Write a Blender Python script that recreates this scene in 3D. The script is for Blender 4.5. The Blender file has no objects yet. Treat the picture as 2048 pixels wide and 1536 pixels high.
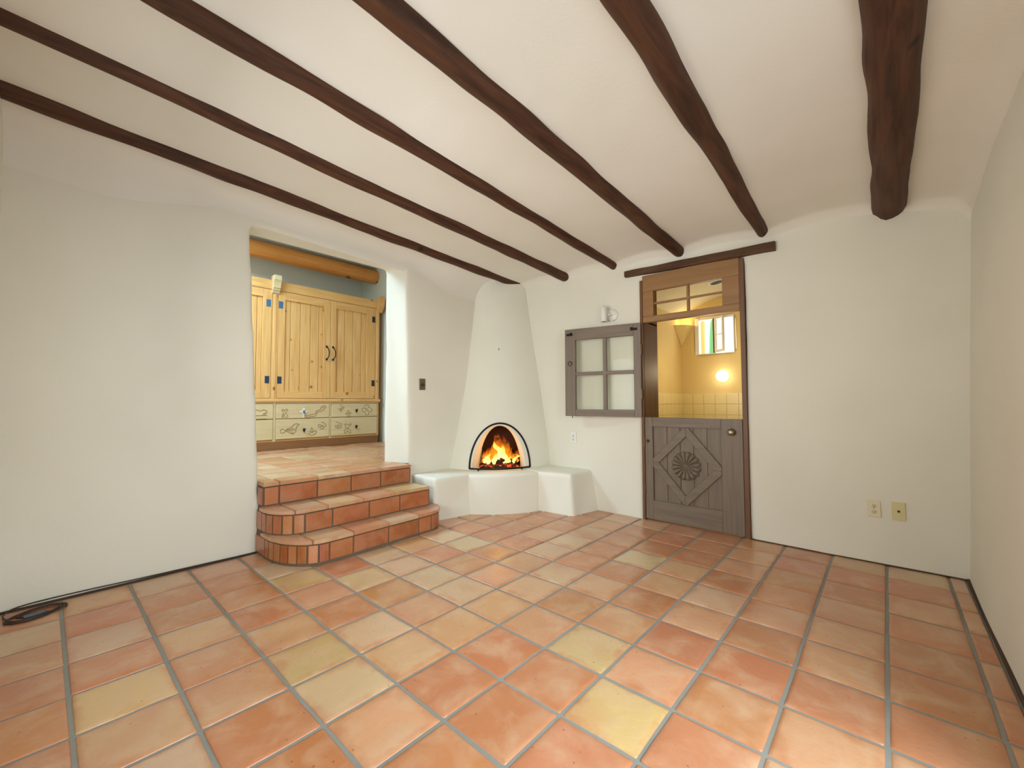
import bpy, bmesh, math, random
from mathutils import Vector, Matrix, noise
random.seed(7)
C = bpy.context.scene.collection
PI = math.pi

# ------------------------------------------------------------------ camera
YAW, PITCH, ROLL, FPX = .8422, .0435, -.0027, 837.15
CAMZ = 1.2
fwd = Vector((math.sin(YAW)*math.cos(PITCH), math.cos(YAW)*math.cos(PITCH), math.sin(PITCH)))
rgt = Vector((math.cos(YAW), -math.sin(YAW), 0))
upv = rgt.cross(fwd)
r2 = rgt*math.cos(ROLL) + upv*math.sin(ROLL)
u2 = -rgt*math.sin(ROLL) + upv*math.cos(ROLL)
cam_d = bpy.data.cameras.new('camera')
cam = bpy.data.objects.new('camera', cam_d); C.objects.link(cam)
m = Matrix.Identity(4)
for i in range(3):
    m[i][0] = r2[i]; m[i][1] = u2[i]; m[i][2] = -fwd[i]
m[0][3], m[1][3], m[2][3] = 0, 0, CAMZ
cam.matrix_world = m
cam_d.sensor_fit = 'HORIZONTAL'; cam_d.sensor_width = 36
cam_d.lens = FPX*36/2048
cam_d.clip_start = .02
sc = bpy.context.scene
sc.camera = cam

# ------------------------------------------------------------------ world, light, exposure
w = bpy.data.worlds.new('sky'); sc.world = w; w.use_nodes = True
w.node_tree.nodes['Background'].inputs[0].default_value = (.80, .92, 1, 1)
w.node_tree.nodes['Background'].inputs[1].default_value = 2.6
vs = sc.view_settings
vs.view_transform = 'Standard'; vs.look = 'None'; vs.gamma = 1; vs.use_curve_mapping = False
vs.exposure = 0.05
sc.cycles.max_bounces = 6; sc.cycles.diffuse_bounces = 4; sc.cycles.glossy_bounces = 2
sc.cycles.transparent_max_bounces = 16

XW, YL, YR, XB = 4.152, 3.816, -.378, -.20      # door wall, left wall, right wall, wall behind
FZ = .56                                        # floor of the upper room
def area(name, loc, rot, sx, sy, power, col):
    d = bpy.data.lights.new(name, 'AREA'); d.shape = 'RECTANGLE'
    d.size = sx; d.size_y = sy; d.energy = power; d.color = col
    o = bpy.data.objects.new(name, d); C.objects.link(o)
    o.location = loc; o.rotation_euler = rot
    return o
# daylight through the patio doorway in the right wall, behind the camera's right shoulder
area('daylight_patio_doorway', (1.05, -2.3, 2.7), (PI/2-.62, 0, 0), 3.4, 2.4, 255, (.90, 1, 1.06))
# soft fill added behind the camera through an added window to even the room
area('added_back_fill', (XB-1.9, 1.75, 1.25), (PI/2+.05, 0, -PI/2+.05), 2.8, 2.2, 168, (.98, 1, .98))
# daylight down the skylight of the upper room
area('daylight_skylight', (.62, 5.15, 3.62), (0, 0, 0), 1.0, 1.0, 140, (.56, .81, 1))
# daylight through the bathroom window
area('daylight_bathroom_window', (6.62, 1.79, 2.15), (0, PI/2, 0), .5, .5, 5, (.9, .96, 1))

# ------------------------------------------------------------------ materials
def s2l(c):
    return tuple((x/255/12.92 if x/255 <= .04045 else ((x/255+.055)/1.055)**2.4) for x in c)
def new_mat(name):
    mt = bpy.data.materials.new(name); mt.use_nodes = True
    nt = mt.node_tree
    return mt, nt, nt.nodes['Principled BSDF']
def N(nt, t, **kw):
    n = nt.nodes.new(t)
    for k, v in kw.items():
        setattr(n, k, v)
    return n
def ramp(nt, stops):
    n = nt.nodes.new('ShaderNodeValToRGB')
    e = n.color_ramp.elements
    while len(e) < len(stops): e.new(.5)
    for x, (p, c) in zip(e, stops):
        x.position = p; x.color = (*c, 1)
    return n
def coords(nt, scale=(1, 1, 1), rand=False):
    tc = N(nt, 'ShaderNodeTexCoord'); mp = N(nt, 'ShaderNodeMapping')
    mp.inputs['Scale'].default_value = scale
    if rand:
        oi = N(nt, 'ShaderNodeObjectInfo'); ad = N(nt, 'ShaderNodeVectorMath', operation='ADD')
        ml = N(nt, 'ShaderNodeMath', operation='MULTIPLY'); ml.inputs[1].default_value = 57.3
        nt.links.new(oi.outputs['Random'], ml.inputs[0])
        nt.links.new(tc.outputs['Object'], ad.inputs[0]); nt.links.new(ml.outputs[0], ad.inputs[1])
        nt.links.new(ad.outputs[0], mp.inputs['Vector'])
    else:
        nt.links.new(tc.outputs['Object'], mp.inputs['Vector'])
    return mp.outputs['Vector']
def bump(nt, bs, height, strength, dist):
    b = N(nt, 'ShaderNodeBump'); b.inputs['Strength'].default_value = strength; b.inputs['Distance'].default_value = dist
    nt.links.new(height, b.inputs['Height']); nt.links.new(b.outputs[0], bs.inputs['Normal'])
def noise_tex(nt, vec, scale, detail=4, rough=.55, dist=0):
    n = N(nt, 'ShaderNodeTexNoise'); n.inputs['Scale'].default_value = scale
    n.inputs['Detail'].default_value = detail; n.inputs['Roughness'].default_value = rough
    n.inputs['Distortion'].default_value = dist
    nt.links.new(vec, n.inputs['Vector'])
    return n

def plain(name, col, rough=.5, metal=0, emit=None, es=0):
    mt, nt, bs = new_mat(name)
    bs.inputs['Base Color'].default_value = (*s2l(col), 1)
    bs.inputs['Roughness'].default_value = rough; bs.inputs['Metallic'].default_value = metal
    if emit:
        bs.inputs['Emission Color'].default_value = (*s2l(emit), 1); bs.inputs['Emission Strength'].default_value = es
    return mt
def plaster(name, ca, cb, rough=.85, bs_=.25):
    mt, nt, bs = new_mat(name)
    v = coords(nt)
    n1 = noise_tex(nt, v, 1.3, 2); n2 = noise_tex(nt, v, 38, 3, .6)
    r = ramp(nt, [(.3, s2l(ca)), (.7, s2l(cb))])
    nt.links.new(n1.outputs[0], r.inputs[0]); nt.links.new(r.outputs[0], bs.inputs['Base Color'])
    bs.inputs['Roughness'].default_value = rough
    bump(nt, bs, n2.outputs[0], bs_, .004)
    return mt
def wood(name, stops, scale, rough=.55, grain=8, bstr=.25, knots=None, spec=.5):
    """scale: coordinate scale, small along the grain"""
    mt, nt, bs = new_mat(name)
    v = coords(nt, scale, rand=True)
    n1 = noise_tex(nt, v, grain, 4, .6, .6)
    r = ramp(nt, stops)
    nt.links.new(n1.outputs[0], r.inputs[0])
    out = r.outputs[0]
    if knots:
        kc, ksc, kthr = knots
        vo = N(nt, 'ShaderNodeTexVoronoi'); vo.inputs['Scale'].default_value = ksc
        v2 = coords(nt, (1, 1, 1), rand=True)
        nt.links.new(v2, vo.inputs['Vector'])
        rr = ramp(nt, [(kthr*.5, (1, 1, 1)), (kthr, (0, 0, 0))])
        nt.links.new(vo.outputs['Distance'], rr.inputs[0])
        mx = N(nt, 'ShaderNodeMix', data_type='RGBA')
        nt.links.new(rr.outputs[0], mx.inputs[0]); nt.links.new(out, mx.inputs[6])
        mx.inputs[7].default_value = (*s2l(kc), 1)
        out = mx.outputs[2]
    nt.links.new(out, bs.inputs['Base Color'])
    bs.inputs['Roughness'].default_value = rough
    bs.inputs['Specular IOR Level'].default_value = spec
    bump(nt, bs, n1.outputs[0], bstr, .004)
    return mt
def tile_mat(name, gloss=.30, bstr=.5, mott=.6):
    """fired clay: the object colour gives the tile's own clay, noise its pale bloom, rust and pits"""
    mt, nt, bs = new_mat(name)
    v = coords(nt, (1, 1, 1), rand=True)
    oi = N(nt, 'ShaderNodeObjectInfo')
    n1 = noise_tex(nt, v, 5.5, 4, .6, .5)
    n2 = noise_tex(nt, v, 2.2, 2, .5, .3)
    n3 = noise_tex(nt, v, 26, 3, .6)
    r1 = ramp(nt, [(.42, (0, 0, 0)), (.68, (mott, mott, mott))]); nt.links.new(n1.outputs[0], r1.inputs[0])
    mx = N(nt, 'ShaderNodeMix', data_type='RGBA'); nt.links.new(r1.outputs[0], mx.inputs[0])
    nt.links.new(oi.outputs['Color'], mx.inputs[6]); mx.inputs[7].default_value = (*s2l((208, 172, 138)), 1)
    r2_ = ramp(nt, [(.50, (0, 0, 0)), (.72, (.55, .55, .55))]); nt.links.new(n2.outputs[0], r2_.inputs[0])
    m2 = N(nt, 'ShaderNodeMix', data_type='RGBA'); nt.links.new(r2_.outputs[0], m2.inputs[0])
    nt.links.new(mx.outputs[2], m2.inputs[6]); m2.inputs[7].default_value = (*s2l((186, 116, 80)), 1)
    # rust-coloured firing along the rim
    tcg = N(nt, 'ShaderNodeTexCoord'); sx_ = N(nt, 'ShaderNodeSeparateXYZ'); nt.links.new(tcg.outputs['Generated'], sx_.inputs[0])
    def edge(sock):
        a = N(nt, 'ShaderNodeMath', operation='SUBTRACT'); a.inputs[1].default_value = .5; nt.links.new(sock, a.inputs[0])
        b = N(nt, 'ShaderNodeMath', operation='ABSOLUTE'); nt.links.new(a.outputs[0], b.inputs[0]); return b.outputs[0]
    mxe = N(nt, 'ShaderNodeMath', operation='MAXIMUM'); nt.links.new(edge(sx_.outputs[0]), mxe.inputs[0]); nt.links.new(edge(sx_.outputs[1]), mxe.inputs[1])
    nse = noise_tex(nt, v, 7, 3, .6)
    ade = N(nt, 'ShaderNodeMath', operation='MULTIPLY_ADD'); ade.inputs[1].default_value = .55; nt.links.new(nse.outputs[0], ade.inputs[0]); nt.links.new(mxe.outputs[0], ade.inputs[2])
    re_ = ramp(nt, [(.66, (0, 0, 0)), (.84, (.7, .7, .7))]); nt.links.new(ade.outputs[0], re_.inputs[0])
    me_ = N(nt, 'ShaderNodeMix', data_type='RGBA'); nt.links.new(re_.outputs[0], me_.inputs[0]); nt.links.new(m2.outputs[2], me_.inputs[6]); me_.inputs[7].default_value = (*s2l((184, 116, 74)), 1)
    m2 = me_
    # small dark pits
    vo = N(nt, 'ShaderNodeTexVoronoi'); vo.inputs['Scale'].default_value = 17; nt.links.new(v, vo.inputs['Vector'])
    rp = ramp(nt, [(.035, (.75, .75, .75)), (.085, (0, 0, 0))]); nt.links.new(vo.outputs['Distance'], rp.inputs[0])
    m3 = N(nt, 'ShaderNodeMix', data_type='RGBA'); nt.links.new(rp.outputs[0], m3.inputs[0])
    nt.links.new(m2.outputs[2], m3.inputs[6]); m3.inputs[7].default_value = (*s2l((128, 76, 44)), 1)
    nt.links.new(m3.outputs[2], bs.inputs['Base Color'])
    rr = N(nt, 'ShaderNodeMapRange'); rr.inputs[3].default_value = gloss-.07; rr.inputs[4].default_value = gloss+.14
    nt.links.new(n1.outputs[0], rr.inputs[0]); nt.links.new(rr.outputs[0], bs.inputs['Roughness'])
    bs.inputs['Specular IOR Level'].default_value = .5
    bs.inputs['Coat Weight'].default_value = .35; bs.inputs['Coat Roughness'].default_value = .24
    sub = N(nt, 'ShaderNodeMath', operation='MULTIPLY_ADD'); sub.inputs[1].default_value = -.5
    nt.links.new(rp.outputs[0], sub.inputs[0]); nt.links.new(n3.outputs[0], sub.inputs[2])
    ad = N(nt, 'ShaderNodeMath', operation='MULTIPLY_ADD'); ad.inputs[1].default_value = 2.2
    nt.links.new(n1.outputs[0], ad.inputs[0]); nt.links.new(sub.outputs[0], ad.inputs[2])
    bump(nt, bs, ad.outputs[0], bstr, .004)
    return mt
def glass_mat(name, tint=(1, 1, 1), refl=.06):
    mt = bpy.data.materials.new(name); mt.use_nodes = True; nt = mt.node_tree
    nt.nodes.remove(nt.nodes['Principled BSDF'])
    t = N(nt, 'ShaderNodeBsdfTransparent'); t.inputs[0].default_value = (*tint, 1)
    g = N(nt, 'ShaderNodeBsdfGlossy'); g.inputs['Roughness'].default_value = .03
    mx = N(nt, 'ShaderNodeMixShader'); mx.inputs[0].default_value = refl
    nt.links.new(t.outputs[0], mx.inputs[1]); nt.links.new(g.outputs[0], mx.inputs[2])
    nt.links.new(mx.outputs[0], nt.nodes['Material Output'].inputs[0])
    return mt

M = {}
M['plaster'] = plaster('wall_plaster', (228, 223, 207), (234, 229, 214))
M['plaster_ceiling'] = plaster('ceiling_plaster', (232, 226, 213), (238, 232, 221))
M['plaster_white'] = plaster('hearth_plaster', (230, 227, 211), (236, 233, 218))
M['plaster_grey'] = plaster('upper_room_plaster', (222, 220, 206), (228, 226, 213))
M['plaster_yellow'] = plaster('bathroom_plaster', (224, 196, 128), (232, 208, 146))
M['plaster_bathceil'] = plaster('bathroom_vault_plaster', (222, 210, 180), (230, 222, 198))
M['grout'] = plaster('grey_grout', (132, 132, 124), (150, 150, 142), .9, .5)
M['grout_dark'] = plaster('step_grout', (100, 84, 66), (116, 98, 78), .9, .5)
M['tile'] = tile_mat('saltillo_clay')
M['tile_step'] = tile_mat('step_clay', .34, .25, .25)
M['beam'] = wood('dark_viga_wood', [(.25, s2l((50, 30, 19))), (.5, s2l((78, 47, 30))), (.8, s2l((104, 66, 42)))], (.6, 6, 6), .62, 4, .5, ((34, 22, 15), 2.6, .10), .3)
M['lintel'] = wood('lintel_wood', [(.25, s2l((66, 44, 28))), (.75, s2l((102, 72, 48)))], (6, .6, 6), .7, 4, .4, None, .3)
M['log'] = wood('orange_log_wood', [(.25, s2l((196, 120, 52))), (.75, s2l((224, 156, 80)))], (.5, 5, 5), .4, 4, .15, ((96, 52, 24), 4.5, .16))
PINE = [(.2, s2l((206, 148, 84))), (.5, s2l((226, 172, 104))), (.85, s2l((236, 192, 130)))]
M['pine_v'] = wood('pine_vertical_grain', PINE, (9, 9, .6), .45, 3, .12, ((142, 98, 56), 4.2, .14))
M['pine_h'] = wood('pine_horizontal_grain', PINE, (.6, 9, 9), .45, 3, .12, ((142, 98, 56), 3.6, .12))
M['pine_pale'] = wood('pale_drawer_wood', [(.2, s2l((206, 180, 132))), (.8, s2l((226, 204, 160)))], (.7, 8, 8), .55, 3, .1)
M['plinth'] = wood('plinth_wood', [(.2, s2l((122, 80, 44))), (.8, s2l((150, 102, 60)))], (.6, 9, 9), .5, 3, .1)
M['carve'] = plain('carved_line', (134, 110, 72), .8)
GREYW = [(.2, s2l((104, 90, 76))), (.55, s2l((122, 106, 90))), (.85, s2l((136, 118, 100)))]
M['grey_v'] = wood('grey_door_wood_vertical', GREYW, (8, 8, .6), .5, 3, .15)
M['grey_h'] = wood('grey_door_wood_horizontal', GREYW, (8, .6, 8), .5, 3, .15)
M['transom'] = wood('transom_wood', [(.2, s2l((134, 94, 54))), (.8, s2l((164, 122, 74)))], (8, .6, 8), .5, 3, .15)
M['jamb'] = wood('brown_jamb_wood', [(.2, s2l((92, 58, 34))), (.8, s2l((124, 82, 50)))], (8, 8, .6), .5, 3, .15)
M['casing'] = wood('casing_wood', [(.2, s2l((98, 64, 38))), (.8, s2l((122, 84, 54)))], (8, 8, .6), .5, 3, .15)
M['glass'] = glass_mat('pane_glass', (.97, .98, .96), .005)
M['iron'] = plain('black_iron', (26, 23, 21), .45, .6)
M['soot'] = plaster('sooty_firebrick', (58, 30, 18), (86, 46, 26), .9, .5)
M['nickel'] = plain('aged_nickel', (168, 156, 134), .25, 1)
M['pewter'] = plain('pewter', (120, 126, 134), .35, .8)
M['hinge_brass'] = plain('hinge_metal', (120, 92, 62), .4, .8)
M['hinge_blue'] = plain('blue_painted_hinge', (58, 104, 142), .5)
M['hinge_navy'] = plain('navy_hinge', (34, 50, 78), .5)
M['hinge_black'] = plain('black_hinge', (30, 32, 36), .5)
M['white'] = plain('white_enamel', (236, 234, 228), .4)
M['white_lamp'] = plain('white_lamp_paint', (232, 228, 218), .35)
M['ivory'] = plain('ivory_plastic', (226, 216, 184), .4)
M['cream'] = plain('yellowed_plastic', (214, 202, 150), .4)
M['dark'] = plain('dark_slot', (44, 38, 34), .7)
M['bronze'] = plain('bronze_plate', (118, 104, 84), .45, .5)
M['bronze_dark'] = plain('dark_bronze', (72, 58, 46), .5, .4)
M['cable'] = plain('dark_brown_cable', (58, 42, 30), .55)
M['cable_tag'] = plain('blue_cable_wrap', (78, 98, 110), .5)
M['bath_tile'] = plain('glazed_yellow_tile', (238, 220, 160), .3)
M['bath_grout'] = plain('yellow_tile_grout', (222, 202, 144), .8)
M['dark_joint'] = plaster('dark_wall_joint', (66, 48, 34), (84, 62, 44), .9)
M['char'] = plaster('charred_wood', (28, 18, 14), (62, 34, 22), .95, .8)
M['globe'] = plain('lit_globe', (255, 246, 224), .3, 0, (255, 244, 222), 4)
M['stucco'] = plaster('outside_stucco', (232, 226, 214), (238, 233, 224))
M['ochre'] = plain('ochre_post', (226, 180, 104), .6)
M['cactus'] = plain('cactus_green', (120, 186, 124), .6)
def ember_mat():
    mt, nt, bs = new_mat('glowing_embers')
    v = coords(nt); n = noise_tex(nt, v, 26, 4, .6)
    r = ramp(nt, [(.52, (0, 0, 0)), (.62, s2l((200, 50, 10))), (.75, s2l((255, 150, 50)))])
    nt.links.new(n.outputs[0], r.inputs[0]); nt.links.new(r.outputs[0], bs.inputs['Emission Color'])
    bs.inputs['Emission Strength'].default_value = 2.0
    bs.inputs['Base Color'].default_value = (*s2l((40, 22, 16)), 1); bs.inputs['Roughness'].default_value = .95
    return mt
M['ember'] = ember_mat()
def flame_mat(name, low, high, strength, dens):
    mt = bpy.data.materials.new(name); mt.use_nodes = True; nt = mt.node_tree
    nt.nodes.remove(nt.nodes['Principled BSDF'])
    tc = N(nt, 'ShaderNodeTexCoord'); sp = N(nt, 'ShaderNodeSeparateXYZ')
    nt.links.new(tc.outputs['Generated'], sp.inputs[0])
    r = ramp(nt, [(0, s2l(low)), (.45, s2l(low)), (1, s2l(high))]); nt.links.new(sp.outputs[2], r.inputs[0])
    em = N(nt, 'ShaderNodeEmission'); em.inputs[1].default_value = strength
    nt.links.new(r.outputs[0], em.inputs[0])
    tr = N(nt, 'ShaderNodeBsdfTransparent')
    n = noise_tex(nt, tc.outputs['Object'], 16, 3, .6)
    a = N(nt, 'ShaderNodeMath', operation='MULTIPLY_ADD'); a.inputs[1].default_value = -.75; a.inputs[2].default_value = dens
    nt.links.new(sp.outputs[2], a.inputs[0])
    b = N(nt, 'ShaderNodeMath', operation='ADD'); nt.links.new(a.outputs[0], b.inputs[0]); nt.links.new(n.outputs[0], b.inputs[1])
    c = N(nt, 'ShaderNodeMath', operation='SUBTRACT', use_clamp=True); c.inputs[1].default_value = .35
    nt.links.new(b.outputs[0], c.inputs[0])
    mx = N(nt, 'ShaderNodeMixShader'); nt.links.new(c.outputs[0], mx.inputs[0])
    nt.links.new(tr.outputs[0], mx.inputs[1]); nt.links.new(em.outputs[0], mx.inputs[2])
    nt.links.new(mx.outputs[0], nt.nodes['Material Output'].inputs[0])
    return mt
M['flame_outer'] = flame_mat('orange_flame', (255, 150, 30), (220, 70, 8), 1.3, .55)
M['flame_inner'] = flame_mat('yellow_flame', (255, 226, 120), (255, 160, 40), 2.6, .85)

# ------------------------------------------------------------------ helpers
def link(name, me, mat, parent=None, smooth=False):
    if mat is not None and not me.materials: me.materials.append(mat)
    if smooth:
        for p in me.polygons: p.use_smooth = True
    o = bpy.data.objects.new(name, me); C.objects.link(o)
    if parent is not None: o.parent = parent
    return o
def tag(o, label, cat, group=None):
    o['label'] = label; o['category'] = cat
    if group: o['group'] = group
    return o
def struct(o, label=None):
    o['kind'] = 'structure'
    if label: o['label'] = label
    return o
def thing(name, label, cat, loc=(0, 0, 0), rotz=0, group=None):
    o = bpy.data.objects.new(name, None); C.objects.link(o); o.empty_display_size = .05
    o.location = loc; o.rotation_euler = (0, 0, rotz)
    return tag(o, label, cat, group)
def bm_mesh(bm, name='mesh'):
    me = bpy.data.meshes.new(name); bmesh.ops.recalc_face_normals(bm, faces=bm.faces[:])
    bm.to_mesh(me); bm.free(); return me
def box(bm, x0, x1, y0, y1, z0, z1, bev=0, seg=1):
    vs_ = [bm.verts.new(p) for p in ((x0,y0,z0),(x1,y0,z0),(x1,y1,z0),(x0,y1,z0),(x0,y0,z1),(x1,y0,z1),(x1,y1,z1),(x0,y1,z1))]
    fs = [bm.faces.new([vs_[i] for i in q]) for q in ((0,3,2,1),(4,5,6,7),(0,1,5,4),(1,2,6,5),(2,3,7,6),(3,0,4,7))]
    if bev:
        es = list({e for f in fs for e in f.edges})
        bmesh.ops.bevel(bm, geom=es, offset=bev, segments=seg, affect='EDGES', profile=.6)
def prism(bm, pts, axis, d0, d1, bev=0):
    """pts: 2-D outline; axis 'x','y','z' extrude from d0 to d1"""
    def P(a, b, d):
        return {'x': (d, a, b), 'y': (a, d, b), 'z': (a, b, d)}[axis]
    A = [bm.verts.new(P(a, b, d0)) for a, b in pts]; B = [bm.verts.new(P(a, b, d1)) for a, b in pts]
    n = len(pts); fs = [bm.faces.new(A), bm.faces.new(B[::-1])]
    for i in range(n):
        fs.append(bm.faces.new((A[i], B[i], B[(i+1) % n], A[(i+1) % n])))
    if bev:
        es = list({e for f in fs for e in f.edges})
        bmesh.ops.bevel(bm, geom=es, offset=bev, segments=1, affect='EDGES')
def tube(bm, pts, r, n=6, closed=False, cap=True):
    pts = [Vector(p) for p in pts]; rings = []
    m_ = len(pts)
    prev = None
    for i, p in enumerate(pts):
        if closed: d = pts[(i+1) % m_] - pts[i-1]
        else: d = pts[min(i+1, m_-1)] - pts[max(i-1, 0)]
        d.normalize()
        if prev is None:
            a = d.orthogonal().normalized()
        else:
            a = prev - d*prev.dot(d)
            a = a.normalized() if a.length > 1e-6 else d.orthogonal().normalized()
        prev = a; b = d.cross(a)
        rr = r[i] if isinstance(r, (list, tuple)) else r
        rings.append([bm.verts.new(p + a*rr*math.cos(t) + b*rr*math.sin(t)) for t in [2*PI*k/n for k in range(n)]])
    for i in range(m_ if closed else m_-1):
        A, B = rings[i], rings[(i+1) % m_]
        for k in range(n):
            bm.faces.new((A[k], A[(k+1) % n], B[(k+1) % n], B[k]))
    if cap and not closed:
        bm.faces.new(rings[0][::-1]); bm.faces.new(rings[-1])
def lathe(bm, prof, c, axis, n=24):
    """prof: list of (radius, distance along axis)"""
    c = Vector(c); ax = Vector(axis).normalized(); a = ax.orthogonal().normalized(); b = ax.cross(a)
    rings = []
    for r, d in prof:
        if r < 1e-6: rings.append([bm.verts.new(c+ax*d)])
        else: rings.append([bm.verts.new(c+ax*d+a*r*math.cos(2*PI*k/n)+b*r*math.sin(2*PI*k/n)) for k in range(n)])
    for A, B in zip(rings, rings[1:]):
        for k in range(n):
            q = [A[k % len(A)], A[(k+1) % len(A)], B[(k+1) % len(B)], B[k % len(B)]]
            q = list(dict.fromkeys(q))
            if len(q) > 2: bm.faces.new(q)
    for R_, rev in ((rings[0], True), (rings[-1], False)):
        if len(R_) > 2: bm.faces.new(R_[::-1] if rev else R_)
def obj(name, build, mat, parent=None, smooth=False):
    """build(bm) fills the bmesh in the parent's own coordinates"""
    bm = bmesh.new(); build(bm)
    return link(name, bm_mesh(bm, name), mat, parent, smooth)
def bx(name, mat, parent, *a, bev=.003, seg=1):
    return obj(name, lambda bm: box(bm, *a, bev=bev, seg=seg), mat, parent)
def organic(name, me, mat, voxel, it, amp, freq, parent=None, amp2=0, freq2=6, calm=None):
    """adobe: voxel-remesh a solid, round it, and let the surface wander"""
    t = bpy.data.objects.new('t', me); C.objects.link(t)
    r = t.modifiers.new('r', 'REMESH'); r.mode = 'VOXEL'; r.voxel_size = voxel
    s = t.modifiers.new('s', 'SMOOTH'); s.factor = .5; s.iterations = it
    dg = bpy.context.evaluated_depsgraph_get()
    out = bpy.data.meshes.new_from_object(t.evaluated_get(dg))
    bpy.data.objects.remove(t); out.name = name
    out.materials.clear(); out.materials.append(mat)
    nr = [v.normal.copy() for v in out.vertices]
    for v, n_ in zip(out.vertices, nr):
        d = amp*noise.noise(v.co*freq)
        if amp2: d += amp2*noise.noise(v.co*freq2)
        if calm: d *= 1-max(0, min(1, (v.co.z-calm)/.2))
        v.co += n_*d
    for p in out.polygons: p.use_smooth = True
    o = bpy.data.objects.new(name, out); C.objects.link(o)
    if parent is not None: o.parent = parent
    return o

# ------------------------------------------------------------------ structure
def ring_wall(outer, hole_f, hole_b, d0, d1, axis):
    """wall slab with a hole that runs through it (front and back outlines given)"""
    bm = bmesh.new()
    def P(a, b, d): return (d, a, b) if axis == 'x' else (a, d, b)
    of = [bm.verts.new(P(a, b, d0)) for a, b in outer]; ob = [bm.verts.new(P(a, b, d1)) for a, b in outer]
    hf = [bm.verts.new(P(a, b, d0)) for a, b in hole_f]; hb = [bm.verts.new(P(a, b, d1)) for a, b in hole_b]
    for i in range(4):
        j = (i+1) % 4
        bm.faces.new((of[i], of[j], hf[j], hf[i])); bm.faces.new((ob[j], ob[i], hb[i], hb[j]))
        bm.faces.new((of[j], of[i], ob[i], ob[j])); bm.faces.new((hf[i], hf[j], hb[j], hb[i]))
    return bm_mesh(bm)
# left wall with the opening to the upper room
wl = ring_wall([(-.45, -.15), (4.55, -.15), (4.55, 3.2), (-.45, 3.2)],
               [(1.192, .42), (2.63, .42), (2.565, 2.655), (1.083, 2.655)],
               [(1.18, .42), (2.475, .42), (2.50, 2.655), (1.085, 2.655)], YL, 4.10, 'y')
struct(organic('wall_left', wl, M['plaster'], .025, 6, .012, 1.1, amp2=.004, freq2=4, calm=2.3))
# door wall
wd = ring_wall([(-.8, -.15), (4.2, -.15), (4.2, 3.2), (-.8, 3.2)],
               [(.925, -.10), (1.895, -.10), (1.885, 2.50), (.92, 2.50)],
               [(.925, -.10), (1.895, -.10), (1.885, 2.50), (.92, 2.50)], XW, 4.50, 'x')
struct(organic('wall_front', wd, M['plaster'], .03, 3, .010, 1.2, amp2=.003, freq2=4))
# right wall leaning slightly outward, with the patio doorway behind the camera
bmw = bmesh.new()
def rw(a, b, d):   # lean: further out with height
    return (a, d - .085*max(0, b)/2.6, b)
o_ = [(-.5, -.15), (4.55, -.15), (4.55, 3.2), (-.5, 3.2)]; h_ = [(.22, -.05), (1.86, -.05), (1.86, 2.12), (.22, 2.12)]
of = [bmw.verts.new(rw(a, b, YR)) for a, b in o_]; ob_ = [bmw.verts.new(rw(a, b, YR-.28)) for a, b in o_]
hf = [bmw.verts.new(rw(a, b, YR)) for a, b in h_]; hb = [bmw.verts.new(rw(a, b, YR-.28)) for a, b in h_]
for i in range(4):
    j = (i+1) % 4
    bmw.faces.new((of[i], of[j], hf[j], hf[i])); bmw.faces.new((ob_[j], ob_[i], hb[i], hb[j]))
    bmw.faces.new((of[j], of[i], ob_[i], ob_[j])); bmw.faces.new((hf[i], hf[j], hb[j], hb[i]))
struct(organic('wall_right', bm_mesh(bmw), M['plaster'], .04, 5, .012, 1.0))
wb_ = ring_wall([(-.9, -.15), (4.2, -.15), (4.2, 3.3), (-.9, 3.3)], [(1.1, .8), (2.7, .8), (2.7, 2.1), (1.1, 2.1)], [(1.1, .8), (2.7, .8), (2.7, 2.1), (1.1, 2.1)], XB, XB-.2, 'x')  # window hole added to let the back fill through
struct(organic('wall_back', wb_, M['plaster'], .05, 3, .008, 1.0))

# beams and ceiling
# each beam: y at the door wall, y at the back wall, radius at each end, height of its axis over the ceiling line
BP = [(3.535, 3.504, .058, .061, .018), (2.844, 2.818, .072, .048, .02), (2.190, 2.134, .048, .060, .01),
      (1.483, 1.468, .061, .065, .01), (.755, .698, .050, .086, .016), (-.063, -.080, .095, .098, -.008)]
BY = [(a+b)/2 for a, b, *_ in BP]
def zb(x, y): return 2.655 + .065*max(-.3, y/3.5) + .039*(XW - x)
def sm(t):
    t = max(0, min(1, t)); return t*t*(3-2*t)
def zceil(x, y):
    z = zb(x, y)
    ed = [YL+.02] + BY
    for k in range(len(ed)-1):
        if ed[k+1] <= y <= ed[k]:
            t = (y-ed[k+1])/(ed[k]-ed[k+1])
            z += (.05 if k else .01)*math.sin(PI*t)**.8
    if y < BY[-1]: z -= .17*(BY[-1]-y)
    def cove(d, R):
        if d >= R: return 0
        d = max(d, 0); return R-math.sqrt(max(0, R*R-(R-d)**2))
    z -= cove(XW-x, .08) + cove(YL-y, .13+.17*sm((1.0-x)/.8)+.17*sm((x-2.65)/.6)) + cove(y-(YR-.086), .12)
    z += .006*noise.noise(Vector((x*1.4, y*1.4, 3))) + .003*noise.noise(Vector((x*5, y*5, 9)))
    return z
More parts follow.
